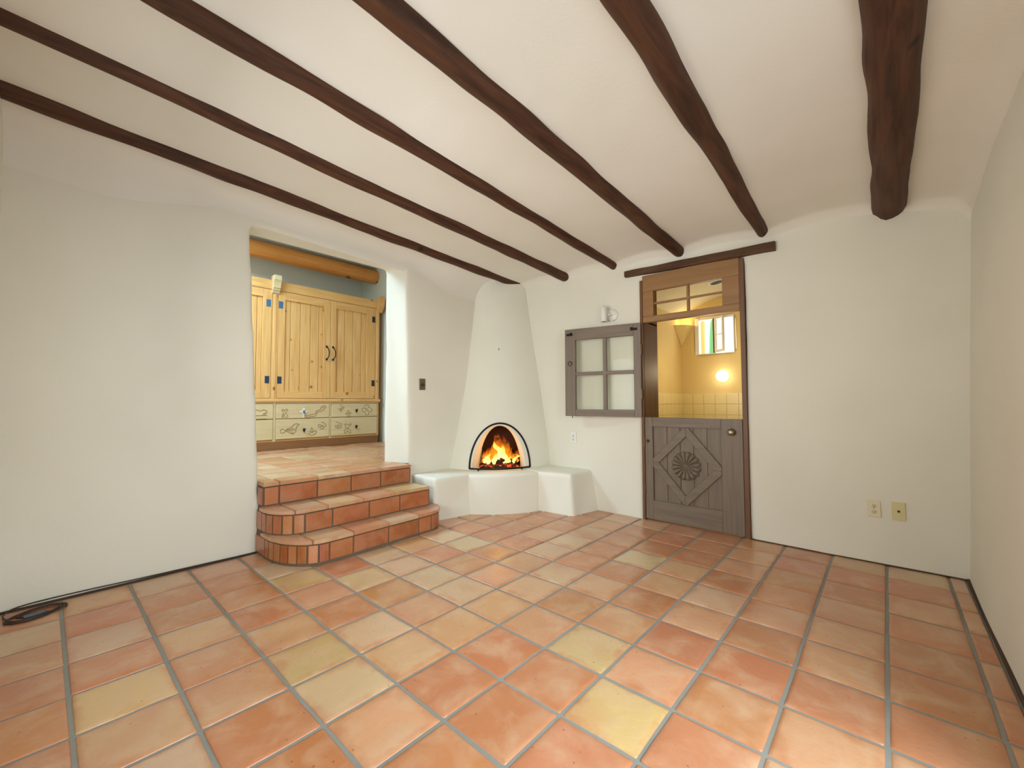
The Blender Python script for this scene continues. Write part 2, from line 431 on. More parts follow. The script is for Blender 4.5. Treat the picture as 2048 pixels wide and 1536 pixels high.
def build_ceiling(bm):
    nx = 110; x0, x1, y0 = XB-.1, XW+.12, -.62
    ysl = [y0+(YL-.32-y0)*j/110 for j in range(110)] + [YL-.32*(1-math.sin(PI/2*k/26)) for k in range(27)] + [YL+.02]
    ny = len(ysl)-1; y1 = ysl[-1]
    lo, hi = [], []
    for i in range(nx+1):
        for j in range(ny+1):
            x = x0+(x1-x0)*i/nx; y = ysl[j]; z = zceil(x, y)-(.05 if j == ny else 0)
            lo.append(bm.verts.new((x, y, z)))
    for i in range(nx):
        for j in range(ny):
            a = i*(ny+1)+j; bm.faces.new((lo[a], lo[a+1], lo[a+ny+2], lo[a+ny+1]))
    hi = [bm.verts.new(p) for p in ((x0, y0, 3.3), (x1, y0, 3.3), (x1, y1, 3.3), (x0, y1, 3.3))]
    bm.faces.new(hi)
ceil_o = struct(obj('ceiling', build_ceiling, M['plaster_ceiling'], smooth=True))
def build_log(bm, x0, x1, yc, zf, r, seed, n=18, rough=.20, step=.06):
    k = int((x1-x0)/step); rings = []
    for i in range(k+1):
        x = x0+(x1-x0)*i/k
        dy = .012*noise.noise(Vector((x*1.3, seed, 0))); dz = .008*noise.noise(Vector((x*1.3, seed, 5)))
        ycx = yc(x) if callable(yc) else yc; rx = r(x) if callable(r) else r
        rg = rx*(1+rough*.7*noise.noise(Vector((x*1.6, seed, 9))))
        ring = []
        for q in range(n):
            t = 2*PI*q/n
            rr = rg*(1+rough*noise.noise(Vector((x*3.1, seed*3+math.cos(t)*1.3, math.sin(t)*1.3))))
            ring.append(bm.verts.new((x, ycx+dy+rr*math.cos(t), zf(x)+dz+rr*math.sin(t))))
        rings.append(ring)
    for A, B in zip(rings, rings[1:]):
        for q in range(n): bm.faces.new((A[q], A[(q+1) % n], B[(q+1) % n], B[q]))
    bm.faces.new(rings[0][::-1]); bm.faces.new(rings[-1])
BL = ['dark round ceiling beam running beside the left wall, first from the fireplace corner',
      'dark round ceiling beam second from the left wall, ending right of the fireplace hood',
      'dark round ceiling beam third from the left wall, ending above the open upper door leaf',
      'dark round ceiling beam ending over the left half of the door lintel',
      'dark round ceiling beam ending just above the right end of the door lintel',
      'thickest dark ceiling beam, nearest to the right wall, with a dark knot']
for k in range(6):
    y1_, y0_, r1_, r0_, dz = BP[k]
    yf = lambda x: y0_+(y1_-y0_)*x/XW
    o = obj('ceiling_beam', lambda bm: build_log(bm, XB-.05, XW+.06, yf, lambda x: zb(x, yf(x))+dz, lambda x: r0_+(r1_-r0_)*x/XW, k*7.3+1, rough=.15), M['beam'], smooth=True)
    tag(o, BL[k], 'beam', 'dark ceiling beams of the main room')

# main floor: grout bed and one object per tile
PT, OX, OY = .3138, 1.0499, 1.6018
floor = struct(obj('floor', lambda bm: box(bm, XB-.2, XW+.35, YR-.2, YL+.2, -.12, -.006), M['grout']))
YEL = {(-3, 2), (-1, 1), (0, 4), (1, -3), (2, -2)}
PALE = {(-1, 0), (0, 1), (1, 3), (2, 1), (2, 2), (4, 1), (4, 3), (6, 1), (7, 1)}
TAN = {(-3, 1), (-2, 1), (-2, 3), (-1, -1), (-1, 2), (1, 0), (1, 1), (2, -3), (2, -1), (2, 0), (3, -2), (3, 0), (4, -5), (4, -3), (5, -2), (6, -2), (7, -6), (8, -3), (8, 1)}
DEEP = {(-4, 2), (-4, 4), (-2, 5), (-1, 5), (0, -2), (0, -1), (1, -2), (1, -1), (3, -5), (3, -4), (3, -3), (3, -1), (4, -6), (4, -4), (4, -2), (5, -6), (5, 0)}
def clay(kind):
    c = {'yel': (202, 172, 118), 'pale': (206, 172, 134), 'tan': (202, 152, 112), 'deep': (191, 127, 85), 'rust': (160, 88, 44), 'ochre': (174, 104, 52)}[kind]  # rust and ochre: brown riser clay, deepened to stand for the risers' shade
    j = random.uniform(-7, 7)
    return (*s2l(tuple(max(0, min(255, x+j+random.uniform(-5, 5))) for x in c)), 1)
def tile_mesh(sx, sy, th, seed, n=6):
    """a hand-pressed tile: pillowed edge, uneven face, origin at its centre"""
    bm = bmesh.new(); g = []
    us = [-1, -.965, -.88] + [-.6+1.2*i/(n-2) for i in range(n-1)] + [.88, .965, 1]
    for a in us:
        row = []
        for b in us:
            e = max(abs(a), abs(b)); z = 0
            if e > .99: z = -.006
            elif e > .95: z = -.002
            z += .0016*noise.noise(Vector((a*1.2+seed*5, b*1.2, seed)))
            x = a*sx/2; y = b*sy/2
            if abs(a) > .99: x += .0022*noise.noise(Vector((b*3, seed, 1+a)))
            if abs(b) > .99: y += .0022*noise.noise(Vector((a*3, seed, 4+b)))
            if abs(a) > .99 and abs(b) > .99: x *= .985; y *= .985
            row.append(bm.verts.new((x, y, z)))
        g.append(row)
    k = len(us)
    for i in range(k-1):
        for j in range(k-1): bm.faces.new((g[i][j], g[i+1][j], g[i+1][j+1], g[i][j+1]))
    rim = [g[i][0] for i in range(k)] + [g[k-1][j] for j in range(1, k)] + [g[i][k-1] for i in range(k-2, -1, -1)] + [g[0][j] for j in range(k-2, 0, -1)]
    low = [bm.verts.new((v.co.x, v.co.y, -th)) for v in rim]
    for i in range(len(rim)):
        j = (i+1) % len(rim); bm.faces.new((rim[j], rim[i], low[i], low[j]))
    bm.faces.new(low)
    me = bm_mesh(bm, 'tile'); me.materials.append(M['tile'])
    for p in me.polygons: p.use_smooth = True
    return me
GR = .0135
floor_tiles = [tile_mesh(PT-GR, PT-GR, .018, s) for s in range(8)]
cut_cache = {}
def place_tile(x0, x1, y0, y1, z, kind, parent, meshes, full):
    sx, sy = x1-x0, y1-y0
    if sx < .02 or sy < .02: return
    if abs(sx-full) < .004 and abs(sy-full) < .004: me = random.choice(meshes)
    else:
        key = (round(sx, 3), round(sy, 3))
        if key not in cut_cache: cut_cache[key] = tile_mesh(sx, sy, .018, random.random()*9)
        me = cut_cache[key]
    o = bpy.data.objects.new('tile', me); C.objects.link(o); o.parent = parent
    o.location = ((x0+x1)/2, (y0+y1)/2, z+random.uniform(-.0012, .0012))
    o.rotation_euler = (random.gauss(0, .0035), random.gauss(0, .0035), random.gauss(0, .004))
    o.color = clay(kind)
for i in range(-4, 11):
    for j in range(-7, 8):
        x0 = OX+i*PT+GR/2; y0 = OY+j*PT+GR/2; x1 = x0+PT-GR; y1 = y0+PT-GR
        x0, x1 = max(x0, XB-.01), min(x1, XW+.01 if not (.93 < (y0+y1)/2 < 1.88) else 4.45); y0, y1 = max(y0, YR+.02), min(y1, YL-.004)
        if (x1 <= x0) or (y1 <= y0): continue
        if x0 > 1.2 and x1 < 2.6 and y0 > 3.2: continue      # under the steps
        t = (i, j)
        kind = 'yel' if t in YEL else 'pale' if t in PALE else 'tan' if t in TAN else 'deep' if t in DEEP else random.choice(['deep', 'tan', 'deep', 'tan', 'deep', 'tan', 'pale', 'deep'])
        place_tile(x0, x1, y0, y1, 0, kind, floor, floor_tiles, PT-GR)
# joint where floor meets wall, dark colour painting in its shadowed gap
struct(obj('shadow_joint_right', lambda bm: box(bm, XB, XW+.02, YR-.03, YR+.012, -.01, .012, .004), M['dark_joint']), 'dark thin strip painting the shaded gap between floor and right wall')
struct(obj('shadow_joint_front', lambda bm: box(bm, XW-.008, XW+.03, YR-.05, .925, -.01, .008, .003), M['dark_joint']), 'dark thin strip painting the shaded gap between floor and door wall')
struct(obj('shadow_joint_left', lambda bm: box(bm, XB, 1.2, YL-.010, YL+.03, -.01, .006, .002), M['dark_joint']), 'dark thin strip painting the shaded gap between floor and left wall')

# ------------------------------------------------------------------ upper room shell
struct(obj('floor', lambda bm: box(bm, -1.6, 3.8, 3.83, 7.05, .40, FZ-.006), M['grout']))
up_floor = bpy.data.objects['floor.001'] if 'floor.001' in bpy.data.objects else None
bmw = bmesh.new(); box(bmw, -1.7, 3.95, 6.98, 7.2, .3, 3.75)
struct(organic('wall_far', bm_mesh(bmw), M['plaster_grey'], .06, 3, .006, 1.0))
bmw = bmesh.new(); box(bmw, 3.76, 3.98, 4.05, 7.1, .3, 3.75)
struct(organic('wall_upper_right', bm_mesh(bmw), M['plaster_grey'], .06, 3, .006, 1.0))
struct(obj('wall_upper_left', lambda bm: box(bm, -1.8, -1.6, 4.05, 7.1, .3, 3.75), M['plaster_grey']))
struct(obj('wall_upper_near', lambda bm: box(bm, -1.7, 3.95, 4.085, 4.13, 3.1, 3.75), M['plaster_grey']))
struct(obj('wall_upper_near_side', lambda bm: box(bm, -1.7, -.4, 4.0, 4.13, .3, 3.2), M['plaster_grey']))
def up_ceiling(bm):
    for a in ((-1.8, .08, 4.05, 7.2), (1.16, 3.98, 4.05, 7.2), (.08, 1.16, 4.05, 4.62), (.08, 1.16, 5.68, 7.2)):
        box(bm, a[0], a[1], a[2], a[3], 3.5, 3.62)
struct(obj('ceiling', up_ceiling, M['plaster_grey']))

# ------------------------------------------------------------------ steps
steps = thing('tiled_steps', 'three terracotta tiled steps with a rounded corner leading up to the opening', 'steps', (1.9, 3.5, 0))
SO = Vector((1.9, 3.5, 0))
def arc(cx, cy, r, a0, a1, n):
    return [(cx+r*math.cos(math.radians(a0+(a1-a0)*i/n)), cy+r*math.sin(math.radians(a0+(a1-a0)*i/n))) for i in range(n+1)]
def ell(cx, cy, rx, ry, a0, a1, n):
    return [(cx+rx*math.cos(math.radians(a0+(a1-a0)*i/n)), cy+ry*math.sin(math.radians(a0+(a1-a0)*i/n))) for i in range(n+1)]
path1 = [(1.180, 3.82), (1.180, 3.70)] + ell(1.450, 3.58, .27, .42, 180, 270, 14) + [(1.7, 3.165), (2.0, 3.18), (2.30, 3.19)] + ell(2.42, 3.40, .215, .205, 280, 350, 6) + [(2.64, 3.45)]
path2 = [(1.183, 3.82), (1.183, 3.70)] + ell(1.40, 3.66, .217, .265, 180, 270, 12) + [(1.7, 3.40), (2.0, 3.405), (2.3, 3.41), (2.57, 3.40), (2.58, 3.80)]
path3 = [(1.186, 3.82), (1.188, 3.715), (1.6, 3.71), (2.0, 3.715), (2.3, 3.71), (2.555, 3.70), (2.56, 3.83)]
class Path:
    def __init__(s, p):
        s.p = [Vector((a, b)) for a, b in p]; s.l = [0]
        for a, b in zip(s.p, s.p[1:]): s.l.append(s.l[-1]+(b-a).length)
        s.L = s.l[-1]
    def at(s, d):
        d = max(0, min(s.L, d))
        for i in range(len(s.p)-1):
            if d <= s.l[i+1]+1e-9:
                t = (d-s.l[i])/max(1e-9, s.l[i+1]-s.l[i]); return s.p[i].lerp(s.p[i+1], t)
        return s.p[-1]
    def nrm(s, d):
        a, b = s.at(d-.02), s.at(d+.02); t = (b-a).normalized(); return Vector((t.y, -t.x))
    def near(s, x, lo=0):
        best = None
        n = 600
        for i in range(n+1):
            d = lo+(s.L-lo)*i/n; e = abs(s.at(d).x-x)
            if best is None or e < best[0]: best = (e, d)
        return best[1]
def loc(p): return (p[0]-SO.x, p[1]-SO.y)
def riser(path, cuts, z0, z1, kinds):
    for k in range(len(cuts)-1):
        a, b = cuts[k]+.007, cuts[k+1]-.007
        if b-a < .01: continue
        def f(bm):
            n = max(1, int((b-a)/.05)+1); A = []
            for i in range(n+1):
                d = a+(b-a)*i/n; p = path.at(d); q = path.nrm(d)
                fr = p+q*.008; bk = p-q*.012; (fx, fy), (kx, ky) = loc(fr), loc(bk)
                A.append([bm.verts.new((fx, fy, z0)), bm.verts.new((fx, fy, z1)), bm.verts.new((kx, ky, z1)), bm.verts.new((kx, ky, z0))])
            for P, Q in zip(A, A[1:]):
                for e in range(4): bm.faces.new((P[e], P[(e+1) % 4], Q[(e+1) % 4], Q[e]))
            bm.faces.new(A[0][::-1]); bm.faces.new(A[-1])
            es = [e for e in bm.edges if len(e.link_faces) == 2 and e.calc_face_angle(0) > .9]
            bmesh.ops.bevel(bm, geom=es, offset=.002, segments=1, affect='EDGES')
        o = obj('riser_tile', f, M['tile_step'], steps)
        o.color = clay(kinds[k % len(kinds)]) if isinstance(kinds, list) else clay(kinds)
def tread(path, cuts, yb, ztop, kinds, first, th=.027):
    for k in range(len(cuts)-1):
        a, b = cuts[k]+.003, cuts[k+1]-.003
        def f(bm):
            n = max(2, int((b-a)/.04)+1)
            front = [path.at(a+(b-a)*i/n)+path.nrm(a+(b-a)*i/n)*.016 for i in range(n+1)]
            pts = [Vector(loc(p)) for p in front]
            xb0, xb1 = pts[0].x, pts[-1].x
            if pts[-1].y < yb-SO.y-.01: pts.append(Vector((xb1, yb-SO.y)))
            if k == 0 and first: pts += [Vector(loc(p)) for p in first]
            elif pts[0].y < yb-SO.y-.01: pts.append(Vector((max(xb0, 1.19-SO.x), yb-SO.y)))
            elif xb1-xb0 > .1: pts.append(Vector((xb0+.01, yb-SO.y)))
            j = random.uniform(-.002, .002)
            prism(bm, [(p.x, p.y) for p in pts], 'z', ztop-th, ztop+j)
            top = [e for e in bm.edges if all(v.co.z > ztop-.008 for v in e.verts)]
            bmesh.ops.bevel(bm, geom=top, offset=.006, segments=2, affect='EDGES')
        o = obj('tread_tile', f, M['tile_step'], steps)
        o.color = clay(kinds[k % len(kinds)])
def core(bm):
    for path, z1 in ((path1, .187-.028), (path2, .373-.028), (path3, FZ-.028)):
        pts = [loc(p) for p in path]
        if path is path1: pts.append(loc((2.64, 3.82)))
        prism(bm, pts, 'z', -.02, z1)
obj('step_core', core, M['grout_dark'], steps)
P1, P2, P3 = Path(path1), Path(path2), Path(path3)
H = .187
s1 = P1.near(1.47, .45)
arc_cuts1 = [.005, .215] + [.215+(s1-.215)*k/8 for k in range(1, 8)]
c1 = arc_cuts1 + [s1, P1.near(1.66, .45), P1.near(1.98, .45), P1.near(2.295, .45), P1.near(2.44, .45), P1.near(2.53, .45), P1.near(2.60, .45), P1.L]
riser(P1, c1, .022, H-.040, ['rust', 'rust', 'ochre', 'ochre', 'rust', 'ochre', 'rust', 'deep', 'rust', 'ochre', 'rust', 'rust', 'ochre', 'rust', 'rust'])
s2 = P2.near(1.385, .35)
c2 = [.005, .13] + [.13+(s2-.13)*k/5 for k in range(1, 5)] + [s2, P2.near(1.60, .35), P2.near(1.93, .35), P2.near(2.24, .35), P2.near(2.568, .35)-.004, P2.L]
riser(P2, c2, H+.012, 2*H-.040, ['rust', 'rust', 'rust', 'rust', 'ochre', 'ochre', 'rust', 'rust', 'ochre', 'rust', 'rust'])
c3 = [.005, P3.near(1.19)+.004, P3.near(1.305), P3.near(1.61), P3.near(1.92), P3.near(2.22), P3.near(2.553)-.004, P3.L]
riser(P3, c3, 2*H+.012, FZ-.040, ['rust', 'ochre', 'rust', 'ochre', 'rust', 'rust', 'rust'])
tread(P1, [.14, P1.near(1.36, .3), P1.near(1.66, .45), P1.near(1.98, .45), P1.near(2.29, .45), P1.L-.02], 3.415, H, ['pale', 'pale', 'tan', 'pale', 'tan'], [(1.26, 3.45), (1.215, 3.62)])
tread(P2, [.09, P2.near(1.32, .3), P2.near(1.56, .35), P2.near(1.87, .35), P2.near(2.18, .35), P2.near(2.566, .35)], 3.72, 2*H, ['tan', 'pale', 'pale', 'tan', 'yel'], [(1.26, 3.735), (1.215, 3.745)])
tread(P3, [P3.near(1.19)+.003, P3.near(1.305), P3.near(1.61), P3.near(1.92), P3.near(2.22), P3.near(2.553)], 3.86, FZ, ['tan', 'tan', 'pale', 'tan', 'tan'], None)
# floor tiles of the upper room
up = up_floor or floor
up_tiles = [tile_mesh(.30, .30, .018, 20+s) for s in range(4)]
for i in range(-5, 9):
    for j in range(0, 8):
        x0 = 1.305+.305*i+(.10 if j % 2 else 0)*0; y0 = 3.868+.31*j
        x1 = x0+.297; y1 = y0+.30
        if j == 0 and (x0 < 1.12 or x1 > 2.56):
            x0, x1 = max(x0, 1.12), min(x1, 2.56)
        if x1 > 3.75 or x1-x0 < .03 or x0 < .2: continue
        if y0 > 6.5: continue
        place_tile(x0, x1, y0, y1, FZ, random.choice(['tan', 'tan', 'deep', 'pale']), up, up_tiles, .30)

# ------------------------------------------------------------------ kiva fireplace
KO = Vector((3.6, 3.3, 0))
kiva = thing('corner_fireplace', 'white plastered beehive corner fireplace with tapering hood and low side benches', 'fireplace', KO)
def lerp_tab(tab, z):
    for (z0, v0), (z1, v1) in zip(tab, tab[1:]):
        if z <= z1: t = (z-z0)/(z1-z0); return v0+(v1-v0)*t
    return tab[-1][1]
TA = [(0, .99), (.44, .965), (.9, .845), (1.535, .70), (2.16, .61), (2.75, .53), (3.2, .50)]
TB = [(0, .78), (.43, .735), (.8, .69), (1.23, .615), (2.0, .47), (2.7, .345), (3.2, .33)]
CX, CY = XW+.02, YL+.02
def hood_pt(t, z):
    return Vector((CX-(lerp_tab(TA, z)+.02)*math.cos(t), CY-(lerp_tab(TB, z)+.02)*math.sin(t), z))
nrm = Vector((-.715, -.70, 0)).normalized(); tng = Vector((-nrm.y, nrm.x, 0))   # out of the wall, and along it (to the right)
if tng.dot(Vector((1, -1, 0))) < 0: tng = -tng
AC = Vector((3.516, 3.323, 0)) - KO                                           # centre of the arch, local
def build_hood(bm):
    nz, nt_ = 50, 40; rows = []
    for i in range(nz+1):
        z = .25+(3.05-.25)*i/nz
        row = [bm.verts.new(hood_pt(PI/2*j/nt_, z)-KO) for j in range(nt_+1)]
        row.append(bm.verts.new(Vector((CX+.1, CY-.0, z))-KO+Vector((0, -(lerp_tab(TB, z)+.02), 0))))
        row.append(bm.verts.new(Vector((CX+.1, CY+.1, z))-KO))
        row.append(bm.verts.new(Vector((CX-(lerp_tab(TA, z)+.02), CY+.1, z))-KO))
        rows.append(row)
    m_ = len(rows[0])
    for A, B in zip(rows, rows[1:]):
        for j in range(m_): bm.faces.new((A[j], A[(j+1) % m_], B[(j+1) % m_], B[j]))
    bm.faces.new(rows[0][::-1]); bm.faces.new(rows[-1])
AZ = .435
def arch_out(n):   # outer arch in (s, z)
    return [(.345*math.cos(PI*k/n), AZ+.515*math.sin(PI*k/n)) for k in range(n+1)]
def arch_in(n):    # pointed inner arch
    o = []
    for k in range(n+1):
        a = PI*k/n; c = math.cos(a)
        o.append((.245*math.copysign(abs(c)**.95, c), AZ+.485*math.sin(a)**1.12))
    return o
def P3d(s, z, d): return AC+tng*s+nrm*d+Vector((0, 0, z))
def loft(bm, sections):
    R_ = [[bm.verts.new(p) for p in sec] for sec in sections]
    n = len(R_[0])
    for A, B in zip(R_, R_[1:]):
        for k in range(n): bm.faces.new((A[k], A[(k+1) % n], B[(k+1) % n], B[k]))
    bm.faces.new(R_[0][::-1]); bm.faces.new(R_[-1])
def cut_reveal(bm):
    a, b = arch_out(24), arch_in(24)
    ext = lambda f: [(a[i][0]+(a[i][0]-b[i][0])*f, a[i][1]+(a[i][1]-b[i][1])*f) for i in range(len(a))]
    loft(bm, [[P3d(s, z, .30) for s, z in a], [P3d(s, z, .06) for s, z in a], [P3d(s, z, -.17) for s, z in b], [P3d(s, z, -.20) for s, z in b]])
def cut_box(bm):
    b = arch_in(24)
    loft(bm, [[P3d(s*1.0, z, -.19) for s, z in b], [P3d(s*1.25, AZ+(z-AZ)*1.10, -.21) for s, z in b], [P3d(s*1.1, AZ+(z-AZ)*1.05, -.48) for s, z in b]])
tmp = []
bm = bmesh.new(); build_hood(bm); hood_me = bm_mesh(bm, 'hood'); hood_me.materials.append(M['plaster_white']); hood_me.materials.append(M['soot'])
hood_t = bpy.data.objects.new('t', hood_me); C.objects.link(hood_t)
for f, mi in ((cut_reveal, 0), (cut_box, 1)):
    bm = bmesh.new(); f(bm); me = bm_mesh(bm, 'c')
    me.materials.append(M['plaster_white']); me.materials.append(M['soot'])
    for p in me.polygons: p.material_index = mi
    o = bpy.data.objects.new('c', me); C.objects.link(o); tmp.append(o)
    md = hood_t.modifiers.new('b', 'BOOLEAN'); md.operation = 'DIFFERENCE'; md.solver = 'EXACT'; md.object = o
dg = bpy.context.evaluated_depsgraph_get()
hm = bpy.data.meshes.new_from_object(hood_t.evaluated_get(dg)); hm.name = 'hood'
for o in tmp+[hood_t]: bpy.data.objects.remove(o)
hood = bpy.data.objects.new('hood', hm); C.objects.link(hood); hood.parent = kiva
hm.polygons.foreach_set('use_smooth', [True]*len(hm.polygons))
hm.set_sharp_from_angle(angle=.7)
# hearth and benches
def organic_part(name, build, voxel=.02, it=6, amp=.006):
    bm = bmesh.new(); build(bm)
    return organic(name, bm_mesh(bm, name), M['plaster_white'], voxel, it, amp, 2.2, kiva)
def L2(p): return (p[0]-KO.x, p[1]-KO.y)
def taper_prism(bm, bot, top, z0, z1):
    A = [bm.verts.new((*L2(p), z0)) for p in bot]; B = [bm.verts.new((*L2(p), z1)) for p in top]
    n = len(A); bm.faces.new(A[::-1]); bm.faces.new(B)
    for i in range(n): bm.faces.new((A[i], A[(i+1) % n], B[(i+1) % n], B[i]))
BT = .433
organic_part('bench', lambda bm: taper_prism(bm, [(2.665, 3.45), (3.16, 3.345), (3.3, 3.5), (3.3, 3.95), (2.665, 3.95)], [(2.655, 3.41), (3.19, 3.36), (3.3, 3.5), (3.3, 3.95), (2.655, 3.95)], -.1, BT))
def hearth(bm):
    arcp = []
    for k in range(13):
        t = k/12; p = Vector((3.085, 3.385)).lerp(Vector((3.675, 2.905)), t); q = Vector((-.63, -.776))*.075*math.sin(PI*t)**.8
        arcp.append(p+q)
    back = [Vector((4.2, 2.95)), Vector((4.2, 3.9)), Vector((3.05, 3.9))]
    top = [p+Vector((-.012, -.012)) for p in arcp]
    taper_prism(bm, arcp+back, top+back, -.1, BT-.006)
organic_part('hearth', hearth)
organic_part('bench', lambda bm: taper_prism(bm, [(3.70, 2.95), (3.745, 2.475), (4.22, 2.39), (4.22, 3.3), (3.75, 3.2)], [(3.665, 2.95), (3.745, 2.515), (4.22, 2.50), (4.22, 3.3), (3.75, 3.2)], -.1, BT+.003), it=7)
# iron arch frame sitting against the hood mouth
def on_hood(s, z):
    base = Vector((AC.x+KO.x, AC.y+KO.y, 0))+tng*s
    lo, hi = -.6, .6
    a, b = lerp_tab(TA, z)+.02, lerp_tab(TB, z)+.02
    def inside(d):
        p = base+nrm*d; return ((CX-p.x)/a)**2+((CY-p.y)/b)**2 < 1
    for _ in range(40):
        mid = (lo+hi)/2
        if inside(mid): lo = mid
        else: hi = mid
    p = base+nrm*(lo+.006); return Vector((p.x, p.y, z))
FO = Vector((3.45, 3.26, .43))
scr = thing('fire_screen_frame', 'thin black iron arched frame around the fireplace mouth', 'fire frame', FO)
archp = [on_hood(s, z)-FO for s, z in [(.35*math.cos(PI*k/40), AZ+.012+.508*math.sin(PI*k/40)) for k in range(41)]]
obj('arch_bar', lambda bm: tube(bm, archp, .0105, 8), M['iron'], scr, True)
botp = [on_hood(-.35+.70*k/20, AZ+.012)+nrm*(.03*math.sin(PI*k/20))-FO for k in range(21)]
obj('bottom_bar', lambda bm: tube(bm, botp, .0095, 8), M['iron'], scr, True)
for s in (-.25, .25):
    p = on_hood(s, AZ+.0)+nrm*.025-FO
    obj('foot', lambda bm: (tube(bm, [p+Vector((0, 0, .012)), p+Vector((0, 0, -.004))]+[], .006, 6), lathe(bm, [(0, .006), (.008, .003), (.009, -.003), (.005, -.009), (0, -.011)], p+Vector((0, 0, .001)), (0, 0, 1), 10)), M['iron'], scr, True)
# fire
FB = AC+KO-nrm*.15
fire = thing('fire', 'bright orange and yellow flames burning over glowing embers in the fireplace', 'fire', (FB.x, FB.y, AZ))
def ember_bed(bm):
    n = 16; g = []
    for i in range(n+1):
        row = []
        for j in range(9):
            s = -.235+.47*i/n; d = -.11+.22*j/8
            e = 1-max(abs(s)/.235, abs(d)/.11)**3
            z = .012+.055*max(0, e)*(.6+.8*noise.noise(Vector((s*14, d*14, 2))))
            p = tng*s+nrm*d; row.append(bm.verts.new((p.x, p.y, max(.003, z))))
        g.append(row)
    for i in range(n):
        for j in range(8): bm.faces.new((g[i][j], g[i+1][j], g[i+1][j+1], g[i][j+1]))
    rim = [g[i][0] for i in range(n+1)]+[g[n][j] for j in range(1, 9)]+[g[i][8] for i in range(n-1, -1, -1)]+[g[0][j] for j in range(7, 0, -1)]
    low = [bm.verts.new((v.co.x, v.co.y, 0)) for v in rim]
    for i in range(len(rim)): bm.faces.new((rim[i], rim[(i+1) % len(rim)], low[(i+1) % len(rim)], low[i]))
    bm.faces.new(low)
obj('ember_bed', ember_bed, M['ember'], fire, True)
def flame(bm, s, d, z0, h, wd, lean, seed):
    n, k = 12, 10; rings = []
    for i in range(n+1):
        t = i/n
        wob = .05*t*noise.noise(Vector((t*2.6+seed, seed*3, 1)))*2
        cs = s+lean*t*t+wob; cd = d+.02*noise.noise(Vector((t*2, seed, 7)))
        r = wd*(math.sin(PI*min(1, (t*.80+.16)))**1.1)*(1+.35*noise.noise(Vector((t*5, seed*2, 3)))) if t < 1 else 0
        r = max(r, .0008)
        ring = []
        for q in range(k):
            a = 2*PI*q/k; p = tng*(cs+r*math.cos(a))+nrm*(cd+r*.45*math.sin(a))
            ring.append(bm.verts.new((p.x, p.y, z0+h*t)))
        rings.append(ring)
    for A, B in zip(rings, rings[1:]):
        for q in range(k): bm.faces.new((A[q], A[(q+1) % k], B[(q+1) % k], B[q]))
    bm.faces.new(rings[0][::-1]); bm.faces.new(rings[-1])
FL = [(-.02, -.03, .05, .36, .070, -.05), (.02, -.03, .06, .31, .06, .045), (-.14, 0, .04, .21, .052, -.02), (-.19, -.02, .05, .16, .036, .03), (.07, .0, .04, .24, .055, .03), (-.08, .01, .05, .22, .05, .05), (.17, .0, .05, .16, .034, .035), (.11, -.05, .04, .20, .045, .05), (-.05, -.06, .05, .30, .06, .02), (.20, -.04, .05, .11, .03, -.01)]
for i, (s, d, z0, h, wd, ln) in enumerate(FL):
    obj('flame', lambda bm: flame(bm, s, d, z0, h, wd, ln, i*1.7+.5), M['flame_outer'], fire, True)
for i, (s, d, z0, h, wd, ln) in enumerate([(-.01, .0, .055, .25, .042, -.02), (-.14, .03, .04, .13, .032, -.01), (-.07, .04, .04, .13, .03, .02), (.06, .03, .04, .17, .036, -.03), (.09, .04, .035, .10, .036, .03), (.165, .03, .05, .11, .02, .03), (-.18, .02, .05, .08, .02, 0), (.02, .02, .06, .20, .034, .02)]):
    obj('flame', lambda bm: flame(bm, s, d, z0, h, wd, ln, i*2.3+4.1), M['flame_inner'], fire, True)
for a, b, r, lb in (((-.17, -.02, .06), (.02, .05, .075), .027, 'charred log leaning on the embers at the left of the fire'),
                    ((.0, .03, .09), (.19, -.03, .055), .03, 'charred log lying across the embers at the right of the fire'),
                    ((-.08, -.05, .07), (.12, .0, .10), .026, 'charred log at the back of the fire behind the flames')):
    pa = tng*a[0]+nrm*a[1]; pb = tng*b[0]+nrm*b[1]
    A_ = Vector((FB.x+pa.x, FB.y+pa.y, AZ+a[2])); B_ = Vector((FB.x+pb.x, FB.y+pb.y, AZ+b[2])); mid = (A_+B_)/2
    o = obj('charred_log', lambda bm: tube(bm, [(A_-mid).lerp(B_-mid, k/8)+Vector((0, 0, .006*noise.noise(Vector((k, r*99, 0))))) for k in range(9)], [r*(.9+.25*noise.noise(Vector((k*1.3, r*50, 4)))) for k in range(9)], 9), M['char'], None, True)
    o.location = mid; tag(o, lb, 'log', 'logs in the fireplace')
fl = bpy.data.lights.new('firelight', 'POINT'); fl.energy = 2.2; fl.color = (1, .45, .14); fl.shadow_soft_size = .08
flo = bpy.data.objects.new('firelight', fl); C.objects.link(flo); flo.location = FB+Vector((0, 0, AZ+.2))+nrm*.02
# nail in the hood
NP = hood_pt(math.radians(42), 1.835)
nl = obj('nail_hook', lambda bm: (tube(bm, [(.02, .02, 0), (-.012, -.011, .0), (-.018, -.016, .006), (-.018, -.016, .016)], .0035, 6), lathe(bm, [(0, 0), (.009, 0), (.009, .003), (0, .004)], (.004, .004, 0), (-.7, -.7, 0), 10)), M['iron'], None, True)
nl.location = NP; tag(nl, 'tiny dark nail hook in the front of the fireplace hood', 'hook')

